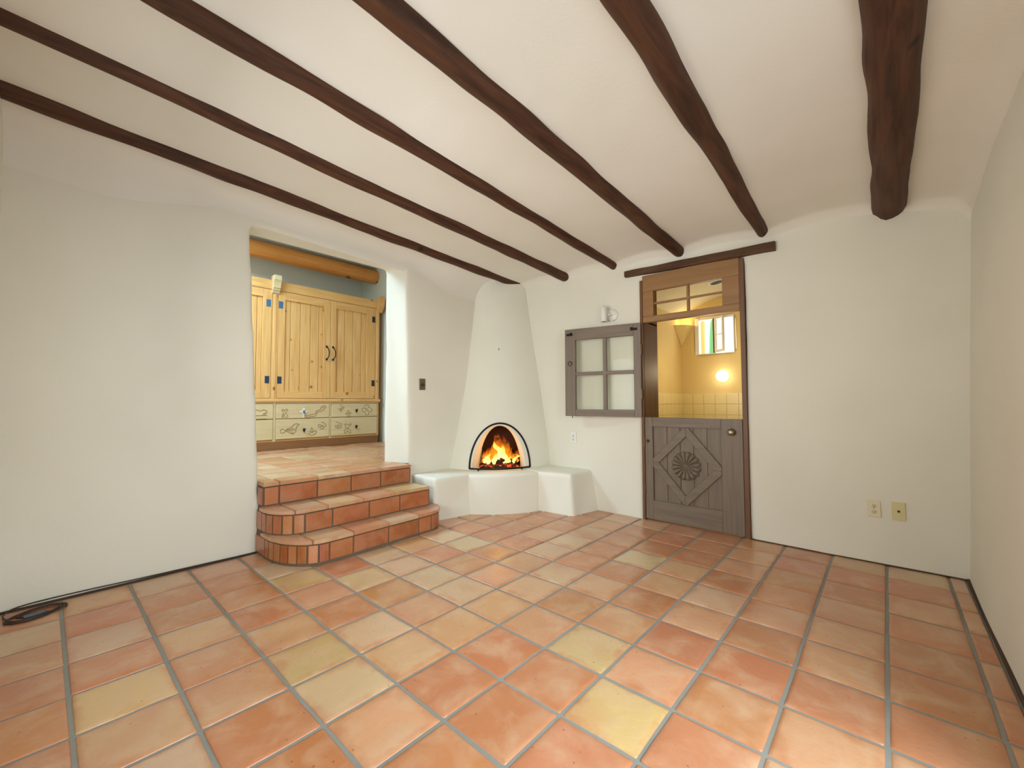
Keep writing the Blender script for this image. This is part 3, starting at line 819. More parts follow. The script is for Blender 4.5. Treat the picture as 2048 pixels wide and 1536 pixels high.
# ------------------------------------------------------------------ door to the bathroom
# lintel
def lintel(bm):
    n = 16; A = []
    for i in range(n+1):
        t = i/n; y = 2.05+(.665-2.05)*t
        zt = 2.598-.03*t+.006*noise.noise(Vector((t*6, 1, 0))); zbm = 2.535-.045*t+.005*noise.noise(Vector((t*6, 4, 0))); xf = 4.105+.006*noise.noise(Vector((t*6, 7, 0)))
        A.append([bm.verts.new(p) for p in ((xf+.006, y, zbm), (xf, y, zbm+.008), (xf, y, zt-.008), (xf+.008, y, zt), (4.30, y, zt), (4.30, y, zbm))])
    for P, Q in zip(A, A[1:]):
        for k in range(6): bm.faces.new((P[k], P[(k+1) % 6], Q[(k+1) % 6], Q[k]))
    bm.faces.new(A[0][::-1]); bm.faces.new(A[-1])
tag(obj('door_lintel', lintel, M['lintel']), 'rough dark timber lintel above the bathroom door', 'lintel')
# frame: liners, casings, transom with four panes
DO = Vector((4.152, 1.40, 0))
frame = struct(bpy.data.objects.new('door_1', None)); C.objects.link(frame); frame.location = DO
frame['label'] = 'brown wooden door frame with a four-pane transom window above the split door'
def dbx(name, mat, x0, x1, y0, y1, z0, z1, par=frame, bev=.003):
    return bx(name, mat, par, x0-DO.x, x1-DO.x, y0-DO.y, y1-DO.y, z0, z1, bev=bev)
dbx('jamb', M['jamb'], 4.160, 4.515, 1.868, 1.900, -.01, 2.05)
dbx('jamb', M['jamb'], 4.160, 4.515, .925, .955, -.01, 2.05)
dbx('casing', M['casing'], 4.138, 4.175, 1.868, 1.896, -.01, 2.47)
dbx('casing', M['casing'], 4.138, 4.175, .915, .953, -.01, 2.49)
dbx('header', M['transom'], 4.145, 4.20, .953, 1.868, 2.345, 2.515)
dbx('rail', M['transom'], 4.145, 4.20, .953, 1.868, 2.022, 2.085)
dbx('stile', M['transom'], 4.1452, 4.2002, 1.752, 1.868, 2.085, 2.345)
dbx('stile', M['transom'], 4.1452, 4.2002, .953, 1.098, 2.085, 2.345)
dbx('reveal', M['jamb'], 4.2, 4.515, 1.868, 1.90, 2.03, 2.5)
dbx('reveal', M['jamb'], 4.2, 4.515, .925, .953, 2.03, 2.5)
dbx('muntin', M['transom'], 4.155, 4.185, 1.398, 1.422, 2.085, 2.345, bev=.004)
dbx('muntin', M['transom'], 4.154, 4.186, 1.098, 1.752, 2.203, 2.223, bev=.004)
for y0, y1 in ((1.098, 1.398), (1.422, 1.752)):
    for z0, z1 in ((2.085, 2.203), (2.223, 2.345)):
        dbx('pane', M['glass'], 4.167, 4.171, y0, y1, z0, z1, bev=0)
# lower leaf
LO = Vector((4.150, 1.866, .012))
leaf = thing('dutch_door_lower_leaf', 'grey wooden lower half door carved with a diamond and rosette, closed', 'door', LO)
def lb(name, mat, y0, y1, z0, z1, x0=0, x1=.042, bev=.003, par=leaf):
    return bx(name, mat, par, x0, x1, y0-LO.y, y1-LO.y, z0-LO.z, z1-LO.z, bev=bev)
lb('stile', M['grey_v'], 1.785, 1.866, .012, 1.042)
lb('stile', M['grey_v'], .958, 1.138, .012, 1.042)
lb('rail', M['grey_h'], 1.138, 1.785, .948, 1.042)
lb('rail', M['grey_h'], 1.138, 1.785, .012, .205)
ys = [1.138, 1.265, 1.39, 1.515, 1.645, 1.785]
for a, b in zip(ys, ys[1:]):
    lb('plank', M['grey_v'], a+.0015, b-.0015, .2, .952, .019, .032)
def bar(p, q, wd):
    p, q = Vector(p), Vector(q); d = (q-p).normalized(); n_ = Vector((-d.y, d.x))*wd/2
    pts = [p+n_, p-n_, q-n_, q+n_]
    return [(a.x-LO.y, a.y-LO.z) for a in pts]
T_, L_, R_, B_ = (1.452, .912), (1.765, .588), (1.165, .563), (1.468, .243)
out_ = dict(t=(1.452, .972), l=(1.822, .588), r=(1.105, .563), b=(1.468, .183)); inn = dict(t=(1.454, .862), l=(1.726, .588), r=(1.205, .563), b=(1.467, .292))
def clampy(p): return p
def quad(*p): return [(max(1.139, min(1.784, a))-LO.y, max(.206, min(.947, b))-LO.z) for a, b in p]
for (a, b), dx in zip((('l', 't'), ('t', 'r'), ('r', 'b'), ('b', 'l')), (.0, .001, .0, .001)):
    oa, ob2, ia, ib = Vector(out_[a]), Vector(out_[b]), Vector(inn[a]), Vector(inn[b])
    def clip(o, i2, other):   # keep mitred ends inside the recess
        return o
    pts = [oa, ob2, ib, ia]
    # clip polygon to recess rectangle
    poly = [Vector(p) for p in pts]
    for ax, lim, sgn in ((0, 1.139, 1), (0, 1.784, -1), (1, .206, 1), (1, .947, -1)):
        res = []
        for i in range(len(poly)):
            p, q = poly[i], poly[(i+1) % len(poly)]
            ip, iq = (p[ax]-lim)*sgn >= 0, (q[ax]-lim)*sgn >= 0
            if ip: res.append(p)
            if ip != iq: t = (lim-p[ax])/(q[ax]-p[ax]); res.append(p.lerp(q, t))
        poly = res
    obj('diamond_bar', lambda bm: prism(bm, [(p.x-LO.y, p.y-LO.z) for p in poly], 'x', -.002+dx, .0195, .0025), M['grey_h'], leaf)
def rosette(bm):
    n = 16; cy, cz = 1.462-LO.y, .578-LO.z; R0 = .140; ns = 12
    g = []
    for k in range(n*ns):
        a = 2*PI*k/(n*ns); ph = (k % ns)/ns
        lobe = math.sin(PI*ph)
        rr = R0*(.90+.10*lobe**.6); row = []
        for t in (0.06, .2, .45, .7, .88, .97, 1.0):
            h = .006+.034*lobe**.6*t**.4
            if t > .9: h *= (1-t)/.1*.6+.25
            if t < .1: h = .014
            row.append(bm.verts.new((.019-h, cy+rr*t*math.cos(a), cz+rr*t*math.sin(a))))
        row.append(bm.verts.new((.02, cy+rr*math.cos(a), cz+rr*math.sin(a))))
        g.append(row)
    c = bm.verts.new((0, cy, cz)); m_ = len(g)
    for k in range(m_):
        A, B = g[k], g[(k+1) % m_]
        bm.faces.new((c, A[0], B[0]))
        for q in range(len(A)-1): bm.faces.new((A[q], A[q+1], B[q+1], B[q]))
    bm.faces.new([r[-1] for r in g])
obj('rosette', rosette, M['grey_v'], leaf, True)
kn = obj('knob', lambda bm: lathe(bm, [(0, 0), (.032, .0), (.032, .004), (.012, .008), (.011, .03), (.022, .036), (.029, .046), (.028, .058), (.018, .066), (0, .068)], (0, 1.045-LO.y, .925-LO.z), (-1, 0, 0), 20), M['nickel'], leaf, True)
for z in (.79, .30):
    obj('hinge', lambda bm: (box(bm, -.006, .004, -.004, .022, z-.045-LO.z, z+.045-LO.z, .001), lathe(bm, [(.007, -.05), (.007, .05)], (-.006, .002, z-LO.z), (0, 0, 1), 8)), M['hinge_brass'], leaf)
obj('door_stop', lambda bm: lathe(bm, [(0, 0), (.014, 0), (.016, .004), (.012, .012), (0, .014)], (0, 1.835-LO.y, .80-LO.z), (-1, 0, 0), 14), M['bronze_dark'], leaf, True)
# upper leaf, swung back almost against the wall; local +y runs from hinge to free edge, -x faces the room
UO = Vector((4.108, 1.878, 1.043)); ang = math.atan2(.155, .825)
uleaf = thing('dutch_door_upper_leaf', 'grey wooden upper half door with four glass panes, swung open against the wall', 'door', UO, ang)
def ub(name, mat, y0, y1, z0, z1, x0=0, x1=.040, bev=.003):
    return bx(name, mat, uleaf, x0, x1, y0, y1, z0, z1, bev=bev)
UW, UH = .852, .980
ub('stile', M['grey_v'], 0, .075, 0, UH); ub('stile', M['grey_v'], UW-.125, UW, 0, UH)
ub('rail', M['grey_h'], .075, UW-.125, 0, .075); ub('rail', M['grey_h'], .075, UW-.125, UH-.125, UH)
ym = .075+(UW-.2)*.48; zm = .075+(UH-.2)*.51
ub('muntin', M['grey_v'], ym-.021, ym+.021, .075, UH-.125, .004, .036); ub('muntin', M['grey_h'], .075, UW-.125, zm-.019, zm+.019, .005, .035)
for y0, y1 in ((.075, ym-.021), (ym+.021, UW-.125)):
    for z0, z1 in ((.075, zm-.019), (zm+.019, UH-.125)):
        ub('pane', M['glass'], y0, y1, z0, z1, .018, .022, bev=0)
def latch(y, flip):
    def f(bm):
        box(bm, -.012, .0, y-.035, y+.035, .905, .930, .002)
        tube(bm, [(-.014, y-.03, .922), (-.018, y+.03, .918)], .006, 6)
        box(bm, -.02, -.004, y+flip*.02-.01, y+flip*.02+.01, .925, .938, .002)
    return f
obj('latch', latch(.07, 1), M['iron'], uleaf); obj('latch', latch(UW-.06, -1), M['iron'], uleaf)
obj('ring_pull', lambda bm: tube(bm, [(-.006, UW-.062+.022*math.cos(2*PI*k/16), .590+.024*math.sin(2*PI*k/16)) for k in range(16)], .004, 6, True), M['bronze_dark'], uleaf, True)
obj('bolt_pin', lambda bm: tube(bm, [(.02, UW-.075, .01), (.02, UW-.075, -.022)], .004, 6), M['iron'], uleaf)
for z in (.70, .24):
    obj('hinge', lambda bm: (box(bm, -.002, .03, -.008, .004, z-.05, z+.05, .001), lathe(bm, [(.007, -.055), (.007, .055)], (-.001, -.006, z), (0, 0, 1), 8)), M['hinge_brass'], uleaf)

# ------------------------------------------------------------------ bathroom beyond the door
BX, BYL, BYR = 6.3, 2.25, .05
struct(obj('floor', lambda bm: box(bm, 4.46, 6.5, -.1, 2.4, -.12, -.004), M['bath_grout']))
bmw = ring_wall([(-.1, -.1), (2.45, -.1), (2.45, 3.0), (-.1, 3.0)], [(1.515, 1.875), (2.055, 1.875), (2.055, 2.42), (1.515, 2.42)], [(1.515, 1.875), (2.055, 1.875), (2.055, 2.42), (1.515, 2.42)], BX, BX+.25, 'x')
struct(organic('wall_bathroom_far', bmw, M['plaster_yellow'], .03, 2, .006, 1.5))
bmw = bmesh.new(); box(bmw, 4.46, 6.5, BYL, BYL+.2, -.1, 3.0)
struct(organic('wall_bathroom_left', bm_mesh(bmw), M['plaster_yellow'], .05, 3, .01, 1.5))
struct(obj('wall_bathroom_right', lambda bm: box(bm, 4.46, 6.5, BYR-.2, BYR, -.1, 3.0), M['plaster_yellow']))
def vault(bm):
    n = 24; A, B = [], []
    pts = []
    for i in range(n+1):
        y = BYR-.1+(BYL+.1-BYR+.1)*i/n; z = 2.74-.27*((y-1.2)/1.05)**2; pts.append((y, z))
    prism(bm, pts+[(BYL+.1, 3.1), (BYR-.1, 3.1)], 'x', 4.46, BX+.05)
struct(obj('ceiling', vault, M['plaster_bathceil'], smooth=False))
# wainscot tiles
wain = struct(bpy.data.objects.new('trim_1', None)); C.objects.link(wain); wain['label'] = 'glazed yellow tile wainscot on the bathroom walls'
tm = bmesh.new(); box(tm, -.006, .004, -.0735, .0735, -.0735, .0735, .0025); tme = bm_mesh(tm, 'wall_tile'); tme.materials.append(M['bath_tile'])
obj('tile_bed', lambda bm: box(bm, BX-.008, BX+.02, .9, BYL, .5, 1.318), M['bath_grout'], wain)
obj('tile_bed', lambda bm: box(bm, 4.9, BX, BYL-.008, BYL+.02, .5, 1.318), M['bath_grout'], wain)
for k in range(9):
    for j in range(4):
        o = bpy.data.objects.new('wall_tile', tme); C.objects.link(o); o.parent = wain; o.location = (BX-.010, BYL-.085-.15*k, 1.243-.15*j)
        o = bpy.data.objects.new('wall_tile', tme); C.objects.link(o); o.parent = wain; o.location = (BX-.085-.15*k, BYL-.010, 1.243-.15*j); o.rotation_euler = (0, 0, PI/2)
# window with an open casement
WO = Vector((BX+.03, 1.785, 1.875))
win = struct(bpy.data.objects.new('window_1', None)); C.objects.link(win); win.location = WO; win['label'] = 'small white bathroom window with its right casement swung open'
def wb(name, mat, x0, x1, y0, y1, z0, z1, par=win): return bx(name, mat, par, x0, x1, y0, y1, z0, z1, bev=.002)
hw, hh = .262, .535
wb('frame_jamb', M['white'], -.03, .04, hw-.055, hw, 0, hh); wb('frame_jamb', M['white'], -.03, .04, -hw, -hw+.016, 0, hh)
wb('frame_head', M['white'], -.02, .04, -hw+.016, hw-.055, hh-.035, hh); wb('frame_sill', M['white'], -.03, .04, -hw+.016, hw-.055, 0, .015)
wb('mullion', M['casing'], -.028, .03, -.005, .020, .015, hh-.03)
wb('pane', M['glass'], .005, .009, .02, hw-.055, .015, hh-.035)
cas = obj('casement', lambda bm: [box(bm, *a, bev=.002) for a in ((-.2, 0, -.012, .012, 0, .03), (-.2, 0, -.012, .012, .46, .49), (-.03, 0, -.012, .012, .03, .46), (-.2, -.17, -.012, .012, .03, .46), (-.17, -.03, -.006, .006, .235, .25))], M['white'], win)
cas.location = (-.03, -.012, .02); cas.rotation_euler = (0, 0, math.radians(48))
cp = bx('pane', M['glass'], cas, -.17, -.03, -.002, .002, .03, .46, bev=0)
# outside: sunny stucco wall, post, cactus
struct(obj('wall_garden', lambda bm: box(bm, 8.6, 8.7, 0, 5, 0, 5.5), M['stucco']))
tag(obj('garden_post', lambda bm: box(bm, 7.2, 7.28, 2.200, 2.252, 0, 3.4, .008), M['ochre']), 'ochre post outside the bathroom window', 'post')
def cactus(bm):
    def col(pts, r):
        n = 14; rings = []
        for p in pts:
            rings.append([bm.verts.new((p[0]+p[3]*r*(1+.14*math.cos(7*2*PI*k/n*1))*math.cos(2*PI*k/n), p[1]+p[3]*r*(1+.14*(-1)**k)*math.sin(2*PI*k/n), p[2])) for k in range(n)])
        for A, B in zip(rings, rings[1:]):
            for k in range(n): bm.faces.new((A[k], A[(k+1) % n], B[(k+1) % n], B[k]))
        bm.faces.new(rings[0][::-1]); bm.faces.new(rings[-1])
    col([(0, 0, 0, 1), (0, 0, 1.0, 1.1), (0, -.01, 1.8, 1.1), (0, -.02, 2.3, 1), (0, -.03, 2.52, .8), (0, -.03, 2.6, .3)], .03)
    col([(0, .05, 1.3, .6), (0, .10, 1.5, .7), (0, .11, 1.8, .7), (0, .11, 2.1, .5), (0, .11, 2.16, .1)], .02)
co = obj('cactus', cactus, M['cactus'], None, True); co.location = (7.5, 2.185, 0)
tag(co, 'tall green cactus outside the bathroom window', 'cactus')
# corner uplighter
CO = Vector((BX, BYL, 2.02))
scn = thing('corner_sconce', 'plaster corner wall sconce glowing upward in the bathroom corner', 'sconce', CO)
def sconce(bm):
    a = [(-.01, -.01, 0), (-.26, .0, .29), (-.16, -.13, .29), (.0, -.20, .29), (.02, .02, .29), (.02, .02, .0)]
    v = [bm.verts.new(p) for p in a]
    bm.faces.new((v[0], v[1], v[2])); bm.faces.new((v[0], v[2], v[3])); bm.faces.new((v[0], v[3], v[4], v[5])); bm.faces.new((v[0], v[5], v[4], v[1]))
    iv = [bm.verts.new((x*.85, y*.85, .27)) for x, y, z in a[1:5]]
    tv = v[1:5]
    for i in range(4): bm.faces.new((tv[i], tv[(i+1) % 4], iv[(i+1) % 4], iv[i]))
    bm.faces.new(iv)
obj('shade', sconce, M['plaster_yellow'], scn)
obj('bulb', lambda bm: lathe(bm, [(0, 0), (.012, .002), (.016, .012), (.012, .024), (0, .028)], (-.08, -.06, .265), (0, 0, 1), 12), M['globe'], scn, True)
pl = bpy.data.lights.new('sconce_light', 'POINT'); pl.energy = 1.1; pl.color = (1, .72, .34); pl.shadow_soft_size = .03
po = bpy.data.objects.new('sconce_light', pl); C.objects.link(po); po.location = (BX-.10, BYL-.08, 2.33)
# globe lamp
GO = Vector((BX, 1.665, 1.552))
gl = thing('globe_lamp', 'round lit globe lamp on the yellow bathroom wall', 'lamp', GO)
obj('backplate', lambda bm: lathe(bm, [(0, -.004), (.05, -.004), (.05, .012), (.02, .03), (0, .03)], (0, 0, 0), (-1, 0, 0), 20), M['white'], gl, True)
def sphere(bm): bmesh.ops.create_uvsphere(bm, u_segments=24, v_segments=14, radius=.078, matrix=Matrix.Translation((-.095, 0, 0)))
obj('globe', sphere, M['globe'], gl, True)
pl = bpy.data.lights.new('globe_light', 'POINT'); pl.energy = 9; pl.color = (1, .84, .56); pl.shadow_soft_size = .085
po = bpy.data.objects.new('globe_light', pl); C.objects.link(po); po.location = (BX-.75, 1.60, 1.60)
# recessed can in the vault
def zv(y): return 2.74-.27*((y-1.2)/1.05)**2
cy_ = 1.55
can = thing('recessed_light', 'dark recessed ceiling light with white rim in the bathroom vault', 'ceiling light', (5.62, cy_, zv(cy_)-.004), 0)
can.rotation_euler = (math.atan2(-.54*(cy_-1.2)/1.1, 1), 0, 0)
obj('rim', lambda bm: lathe(bm, [(.075, .004), (.075, -.006), (.098, -.004), (.10, .004)], (0, 0, 0), (0, 0, 1), 28), M['white'], can, True)
obj('baffle', lambda bm: lathe(bm, [(0, .002), (.076, .002), (.076, -.003), (0, -.002)], (0, 0, 0), (0, 0, 1), 28), M['dark'], can)

# ------------------------------------------------------------------ wall fittings
SP = Vector((XW-.002, 2.215, 2.150))
spot = thing('wall_spotlight', 'small white cylinder spotlight on a round plate above the open half door', 'wall lamp', SP)
obj('backplate', lambda bm: lathe(bm, [(0, -.01), (.066, -.01), (.066, .016), (.060, .022), (0, .022)], (0, 0, 0), (-1, 0, 0), 28), M['white_lamp'], spot, True)
obj('arm', lambda bm: tube(bm, [(-.015, .0, .0), (-.075, .03, .005)], .011, 10), M['white_lamp'], spot, True)
obj('cylinder', lambda bm: lathe(bm, [(0, .087), (.030, .087), (.034, .083), (.034, -.075), (.031, -.078), (.031, -.06), (0, -.06)], (-.098, .052, .0), (0, 0, 1), 24), M['white_lamp'], spot, True)
obj('lens', lambda bm: lathe(bm, [(0, -.068), (.030, -.068), (.030, -.072), (0, -.073)], (-.098, .052, 0), (0, 0, 1), 20), M['dark'], spot)
obj('screw', lambda bm: lathe(bm, [(0, 0), (.006, 0), (.006, .012), (0, .013)], (-.098, .052, .086), (0, 0, 1), 8), M['dark'], spot)
def outlet(name, label, c, mat, hw, hh, kind):
    """plate on the door wall; local -x faces the room"""
    o = thing(name, label, 'wall plate' if kind != 'duplex' else 'outlet', c)
    bx('plate', mat, o, -.008, .012, -hw, hw, -hh, hh, bev=.004, seg=2)
    if kind == 'duplex':
        for z in (.021, -.021):
            s = obj('socket', lambda bm: lathe(bm, [(0, 0), (.015, 0), (.0165, .003), (.016, .004), (0, .004)], (-.007, 0, z), (-1, 0, 0), 18), mat, o, True)
            for y in (.006, -.006): bx('slot', M['dark'], s, -.0122, -.010, y-.0013, y+.0013, z-.001, z+.008, bev=0)
            obj('ground_hole', lambda bm: lathe(bm, [(0, 0), (.003, 0), (.003, .002), (0, .002)], (-.0105, 0, z-.007), (-1, 0, 0), 8), M['dark'], s)
        obj('screw', lambda bm: lathe(bm, [(0, 0), (.003, 0), (.002, .002), (0, .002)], (-.0075, 0, 0), (-1, 0, 0), 8), M['dark'], o)
    else:
        obj('jack', lambda bm: lathe(bm, [(0, 0), (.008, 0), (.008, .004), (.005, .005), (.005, .012), (0, .012)], (-.007, 0, 0), (-1, 0, 0), 12), M['bronze_dark'], o, True)
    return o
outlet('wall_outlet', 'white duplex outlet low on the wall beside the fireplace', (XW-.004, 2.737, .786), M['white'], .036, .060, 'duplex')
outlet('wall_outlet', 'ivory duplex outlet right of the half door', (XW-.004, .091, .403), M['ivory'], .038, .062, 'duplex')
outlet('cable_jack_plate', 'yellowed blank plate with a small jack nearest the right corner', (XW-.004, -.044, .404), M['cream'], .037, .064, 'jack')
sw = thing('light_switch', 'bronze double switch plate on the left wall beside the opening', 'switch', (2.785, YL-.004, 1.40))
bx('plate', M['bronze'], sw, -.038, .038, -.006, .012, -.062, .062, bev=.003)
for x in (-.013, .013): bx('toggle', M['bronze_dark'], sw, x-.008, x+.008, -.016, -.004, -.022, .008, bev=.002)

# ------------------------------------------------------------------ cable in the left corner
def smooth_path(pts, n=10):
    pts = [Vector(p) for p in pts]; out = []
    for i in range(len(pts)-1):
        p0, p1, p2, p3 = pts[max(i-1, 0)], pts[i], pts[i+1], pts[min(i+2, len(pts)-1)]
        for k in range(n):
            t = k/n
            out.append(.5*((2*p1)+(p2-p0)*t+(2*p0-5*p1+4*p2-p3)*t*t+(3*p1-p0-3*p2+p3)*t**3))
    out.append(pts[-1]); return out
cbl = thing('coiled_cable', 'loose coil of dark cable on the floor in the left corner', 'cable', (.0, 3.66, 0))
coil = []
for k in range(0, 34):
    a = k/14*2*PI; r = .105+.018*math.sin(k*.9)-.0009*k
    coil.append((.012+1.12*r*math.cos(a), -.01+.85*r*math.sin(a), .006+.004*(k//14)))
coil += [(-.02, .02, .012), (-.06, -.01, .008), (.02, -.045, .008), (.06, -.03, .008)]
obj('coil', lambda bm: tube(bm, smooth_path(coil, 5), .005, 6), M['cable'], cbl, True)
obj('wrap', lambda bm: tube(bm, smooth_path([(-.035, -.045, .012), (.0, -.045, .012), (.05, -.03, .012)], 5), .010, 8), M['cable_tag'], cbl, True)
obj('lead', lambda bm: tube(bm, smooth_path([(-.10, .0, .006), (-.11, .08, .01), (-.05, .135, .02), (.15, .140, .024), (.5, .141, .016), (.9, .141, .010), (1.1, .141, .006)], 10), .004, 6), M['cable'], cbl, True)

# ------------------------------------------------------------------ pine cabinet in the upper room
GY = 6.185
GO_ = Vector((2.42, GY, FZ))
cab = thing('pine_cabinet', 'tall built-in pine cabinet with plank doors over carved pale drawers', 'cabinet', GO_)
def cb(name, mat, x0, x1, y0, y1, z0, z1, par=cab, bev=.003):
    return bx(name, mat, par, x0-GO_.x, x1-GO_.x, y0-GO_.y, y1-GO_.y, z0-GO_.z, z1-GO_.z, bev=bev)
X0, X1 = 1.19, 3.655
cb('body', M['pine_v'], X0, X1, GY+.025, 6.97, FZ, 2.86)
cb('plinth', M['plinth'], X0, X1-.01, GY-.002, GY+.03, FZ, .672)
cb('ledge', M['pine_h'], X0-.01, X1+.02, GY-.025, GY+.03, 1.212, 1.256, bev=.008)
cb('base_rail', M['pine_h'], X0, X1, GY+.002, GY+.03, .672, .694)
cb('top_rail', M['pine_pale'], X0, X1, GY+.002, GY+.03, 1.190, 1.212)
cb('drawer_stile', M['pine_pale'], 2.075, 2.112, GY-.002, GY+.03, .672, 1.212)
cb('drawer_stile', M['pine_pale'], 2.842, 2.872, GY-.002, GY+.03, .672, 1.212)
cb('drawer_stile', M['pine_v'], 3.625, X1, GY-.002, GY+.03, .672, 1.212)
cb('drawer_stile', M['pine_pale'], X0, 1.30, GY-.002, GY+.03, .672, 1.212)
cb('header', M['pine_h'], X0, X1, GY-.012, GY+.04, 2.740, 2.870, bev=.006)
cb('post', M['pine_v'], 2.035, 2.118, GY-.004, GY+.03, 1.256, 2.74)
cb('fluting', M['pine_v'], 2.058, 2.095, GY-.012, GY+.0, 1.256, 2.70, bev=.005)
cb('post', M['pine_v'], 3.575, X1, GY-.004, GY+.03, 1.256, 2.74)
cb('fluting', M['pine_v'], 3.60, 3.632, GY-.012, GY+.0, 1.256, 2.70, bev=.005)
cb('post', M['pine_v'], X0, 1.30, GY-.004, GY+.03, 1.256, 2.74)
def corbel(xc, mat):
    def f(bm):
        w_ = .045
        prof = [(-.004, 2.68), (-.03, 2.70), (-.035, 2.725), (-.05, 2.73), (-.055, 2.755), (-.07, 2.76), (-.075, 2.80), (-.085, 2.84), (-.10, 2.87), (-.10, 2.93), (0.02, 2.93), (0.02, 2.68)]
        prism(bm, [(y, z-GO_.z) for y, z in prof], 'x', xc-w_-GO_.x, xc+w_-GO_.x, .002)
    return obj('corbel', f, mat, cab)
corbel(2.075, M['pine_pale']); corbel(3.655, M['pine_v'])
def door(x0, x1, edges, handle_x, hinge_x, mats):
    dz0, dz1 = 1.262, 2.735
    px0, px1 = edges[0], edges[-1]
    d = cb('door', M['pine_v'], x0+.003, px0, GY-.010, GY+.022, dz0, dz1)      # hanging stile carries the rest
    def sub(name, mat, a, b, y0, y1, z0, z1, bev=.002): return cb(name, mat, a, b, y0, y1, z0, z1, par=d, bev=bev)
    sub('stile', M['pine_v'], px1, x1-.003, GY-.010, GY+.022, dz0, dz1)
    sub('rail', M['pine_h'], px0, px1, GY-.010, GY+.022, 2.625, dz1); sub('rail', M['pine_h'], px0, px1, GY-.010, GY+.022, dz0, 1.362)
    for a, b in zip(edges, edges[1:]): sub('plank', M['pine_v'], a+.003, b-.003, GY+.008, GY+.022, 1.355, 2.63, .003)
    if handle_x:
        h0 = handle_x-GO_.x
        def hf(bm):
            pts = [(h0+.012*0, -.012, 2.035-FZ), (h0-.016, -.03, 2.04-FZ), (h0+.012, -.045, 1.985-FZ), (h0+.018, -.05, 1.93-FZ), (h0+.012, -.045, 1.88-FZ), (h0-.014, -.028, 1.835-FZ), (h0-.002, -.012, 1.84-FZ)]
            tube(bm, smooth_path(pts, 6), .007, 8)
            for z in (2.03, 1.845): lathe(bm, [(0, 0), (.017, 0), (.014, .006), (0, .008)], (h0, -.010, z-FZ), (0, -1, 0), 12)
        obj('handle', hf, M['iron'], d, True)
    for (hx, hz), mt in zip([(hinge_x, 2.548), (hinge_x, 1.512)], mats):
        sub('hinge', mt, hx-.026, hx+.026, GY-.014, GY-.008, hz-.048, hz+.048, .001)
    return d
door(1.30, 2.035, [1.40, 1.50, 1.62, 1.74, 1.86, 1.922], None, 1.99, [M['hinge_blue'], M['hinge_navy']])
door(2.118, 2.843, [2.205, 2.28, 2.413, 2.553, 2.675, 2.735], 2.79, 2.145, [M['hinge_blue'], M['hinge_navy']])
door(2.843, 3.575, [2.925, 2.955, 3.07, 3.20, 3.34, 3.425], 2.885, 3.545, [M['hinge_black'], M['hinge_black']])
# drawers with carved lines
def U(u, v):
    """position on the drawer front for a point measured in the drawing of the fronts"""
    px, py = 500+u/7.585, 795+v/7.585
    a, b = (px-1024)/FPX, (py-768)/FPX
    d_ = fwd + r2*a - u2*b
    t = (GY-.014)/d_.y
    return d_.x*t, CAMZ+d_.z*t
def drawer(x0, x1, z0, z1):
    return cb('drawer', M['pine_pale'], x0, x1, GY-.012, GY+.022, z0, z1, bev=.004)
def carve(d, lines):
    def f(bm):
        for ln in lines:
            pts = []
            for u, v in ln:
                x, z = U(u, v); pts.append((x-GO_.x, -.0135, z-GO_.z))
            tube(bm, smooth_path(pts, 4), .0030, 5)
    return obj('carving', f, M['carve'], d)
def pull(d, u, v, plate=False):
    x, z = U(u, v); x -= GO_.x; z -= GO_.z
    def f(bm):
        lathe(bm, [(0, 0), (.012, 0), (.010, .01), (.006, .016), (.012, .026), (0, .03)], (x, -.012, z), (0, -1, 0), 10)
        for a in (-.55, 0, .55):
            tube(bm, [(x, -.03, z-.012), (x+.030*math.sin(a), -.034, z+.016+.016*math.cos(a))], [.008, .005], 6)
        tube(bm, [(x, -.03, z-.005), (x, -.03, z-.032)], [.006, .003], 6)
    obj('pull', f, M['iron'] if not plate else M['pewter'], d, True)
    if plate:
        def g(bm):
            pts = []
            for k in range(24):
                a = 2*PI*k/24; r = .040+.014*math.cos(4*a); pts.append((x+r*math.cos(a), z+.012+r*math.sin(a)))
            prism(bm, pts, 'y', -.017, -.011)
            tube(bm, [(x, -.016, z-.03), (x, -.016, z-.078)], .004, 6)
        obj('backplate', g, M['white'], d)
dl1 = drawer(1.30, 2.075, .984, 1.186); dl2 = drawer(1.30, 2.075, .702, .972)
dm1 = drawer(2.115, 2.840, .984, 1.186); dm2 = drawer(2.115, 2.840, .702, .974)
dr1 = drawer(2.876, 3.622, .984, 1.186); dr2 = drawer(2.876, 3.622, .702, .974)
carve(dl1, [[(30, 200), (60, 180), (110, 190), (160, 205), (200, 185), (240, 195), (262, 215), (240, 235), (210, 240), (185, 270)], [(35, 235), (60, 240), (40, 250)], [(85, 275), (170, 273), (260, 268)], [(215, 262), (240, 240)], [(35, 335), (120, 325), (245, 322)]])
carve(dm1, [[(480, 185), (500, 180), (515, 205), (540, 180), (575, 182), (560, 210), (535, 235), (560, 260), (575, 285), (555, 305), (530, 285), (515, 260), (500, 300), (485, 295), (495, 255), (520, 245), (490, 215), (480, 185)],
            [(830, 285), (880, 308), (920, 285), (990, 280), (1025, 220), (1085, 205), (1140, 160), (1145, 130), (1110, 122), (1080, 150), (1070, 180), (1010, 200), (990, 245), (920, 255), (880, 280), (830, 268)], [(1110, 155), (1135, 150)]])
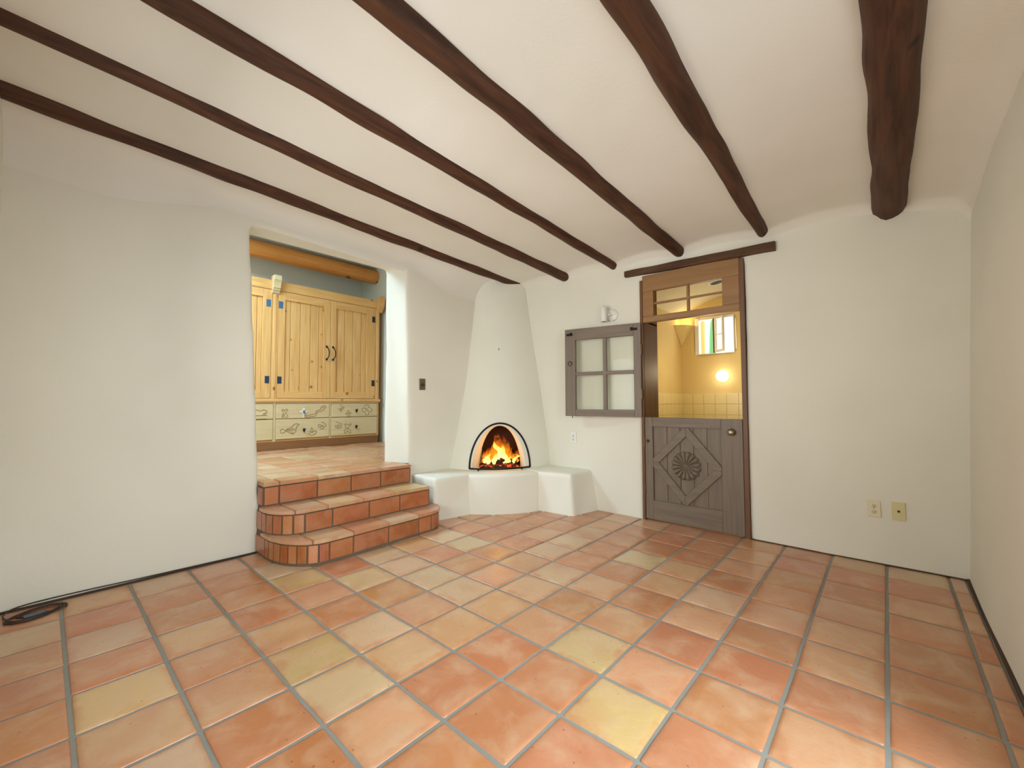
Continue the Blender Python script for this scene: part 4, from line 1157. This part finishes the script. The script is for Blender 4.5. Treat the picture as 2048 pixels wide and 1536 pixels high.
carve(dm2, [[(750, 405), (690, 398), (650, 425), (610, 460), (555, 480), (600, 485), (660, 465)], [(750, 405), (715, 430), (700, 470), (690, 515), (660, 538), (600, 535), (545, 505), (500, 480), (465, 490), (460, 520), (480, 540), (520, 525), (560, 490)], [(560, 490), (610, 510), (650, 490), (690, 480)], [(640, 540), (660, 555)], [(620, 545), (650, 548)],
            [(935, 455), (920, 490), (940, 520), (955, 490), (935, 455)], [(885, 515), (910, 515), (940, 535), (970, 510), (1008, 508), (985, 550), (935, 572), (890, 555), (910, 545)],
            [(1085, 380), (1110, 370), (1125, 395), (1150, 410), (1150, 435), (1120, 440), (1105, 470), (1078, 478), (1062, 450), (1035, 440), (1035, 415), (1060, 410), (1085, 425), (1110, 415)], [(1060, 445), (1090, 430), (1115, 440)]])
carve(dr1, [[(1360, 125), (1385, 110), (1405, 130)], [(1325, 160), (1345, 180), (1375, 165), (1395, 145), (1430, 145)], [(1430, 150), (1405, 175), (1380, 212), (1365, 190), (1395, 165)], [(1470, 215), (1490, 195), (1515, 212)], [(1445, 240), (1490, 225), (1545, 230)], [(1455, 260), (1490, 245), (1530, 245)], [(1480, 265), (1480, 290), (1500, 295), (1515, 270), (1495, 262)],
            [(1740, 140), (1755, 112), (1795, 115), (1795, 150), (1830, 155), (1850, 180), (1835, 210), (1805, 215), (1800, 250), (1775, 268), (1750, 250), (1745, 220), (1705, 205), (1700, 175), (1720, 155), (1760, 170), (1790, 180), (1780, 205), (1755, 190), (1770, 165)]])
carve(dr2, [[(1305, 385), (1330, 370), (1355, 390), (1385, 395), (1395, 415), (1370, 430), (1340, 420), (1350, 400)], [(1285, 440), (1310, 425), (1340, 440), (1315, 455), (1290, 450)], [(1325, 460), (1345, 470), (1390, 445)],
            [(1440, 400), (1470, 405), (1485, 420), (1510, 405), (1535, 400), (1505, 440), (1475, 465), (1445, 435), (1440, 400)], [(1435, 540), (1435, 495), (1475, 470), (1520, 490), (1530, 525), (1515, 545), (1490, 520), (1475, 505), (1455, 545), (1435, 540)]])
pull(dm1, 815, 225, True); pull(dm2, 815, 500); pull(dr1, 1612, 205); pull(dr2, 1607, 448)
# log beam above the cabinet
lo_ = obj('ceiling_beam', lambda bm: build_log(bm, -1.6, 3.80, 6.50, lambda x: 3.355, .118, 55, 24, .03), M['log'], smooth=True)
tag(lo_, 'honey orange peeled log beam above the pine cabinet', 'beam')
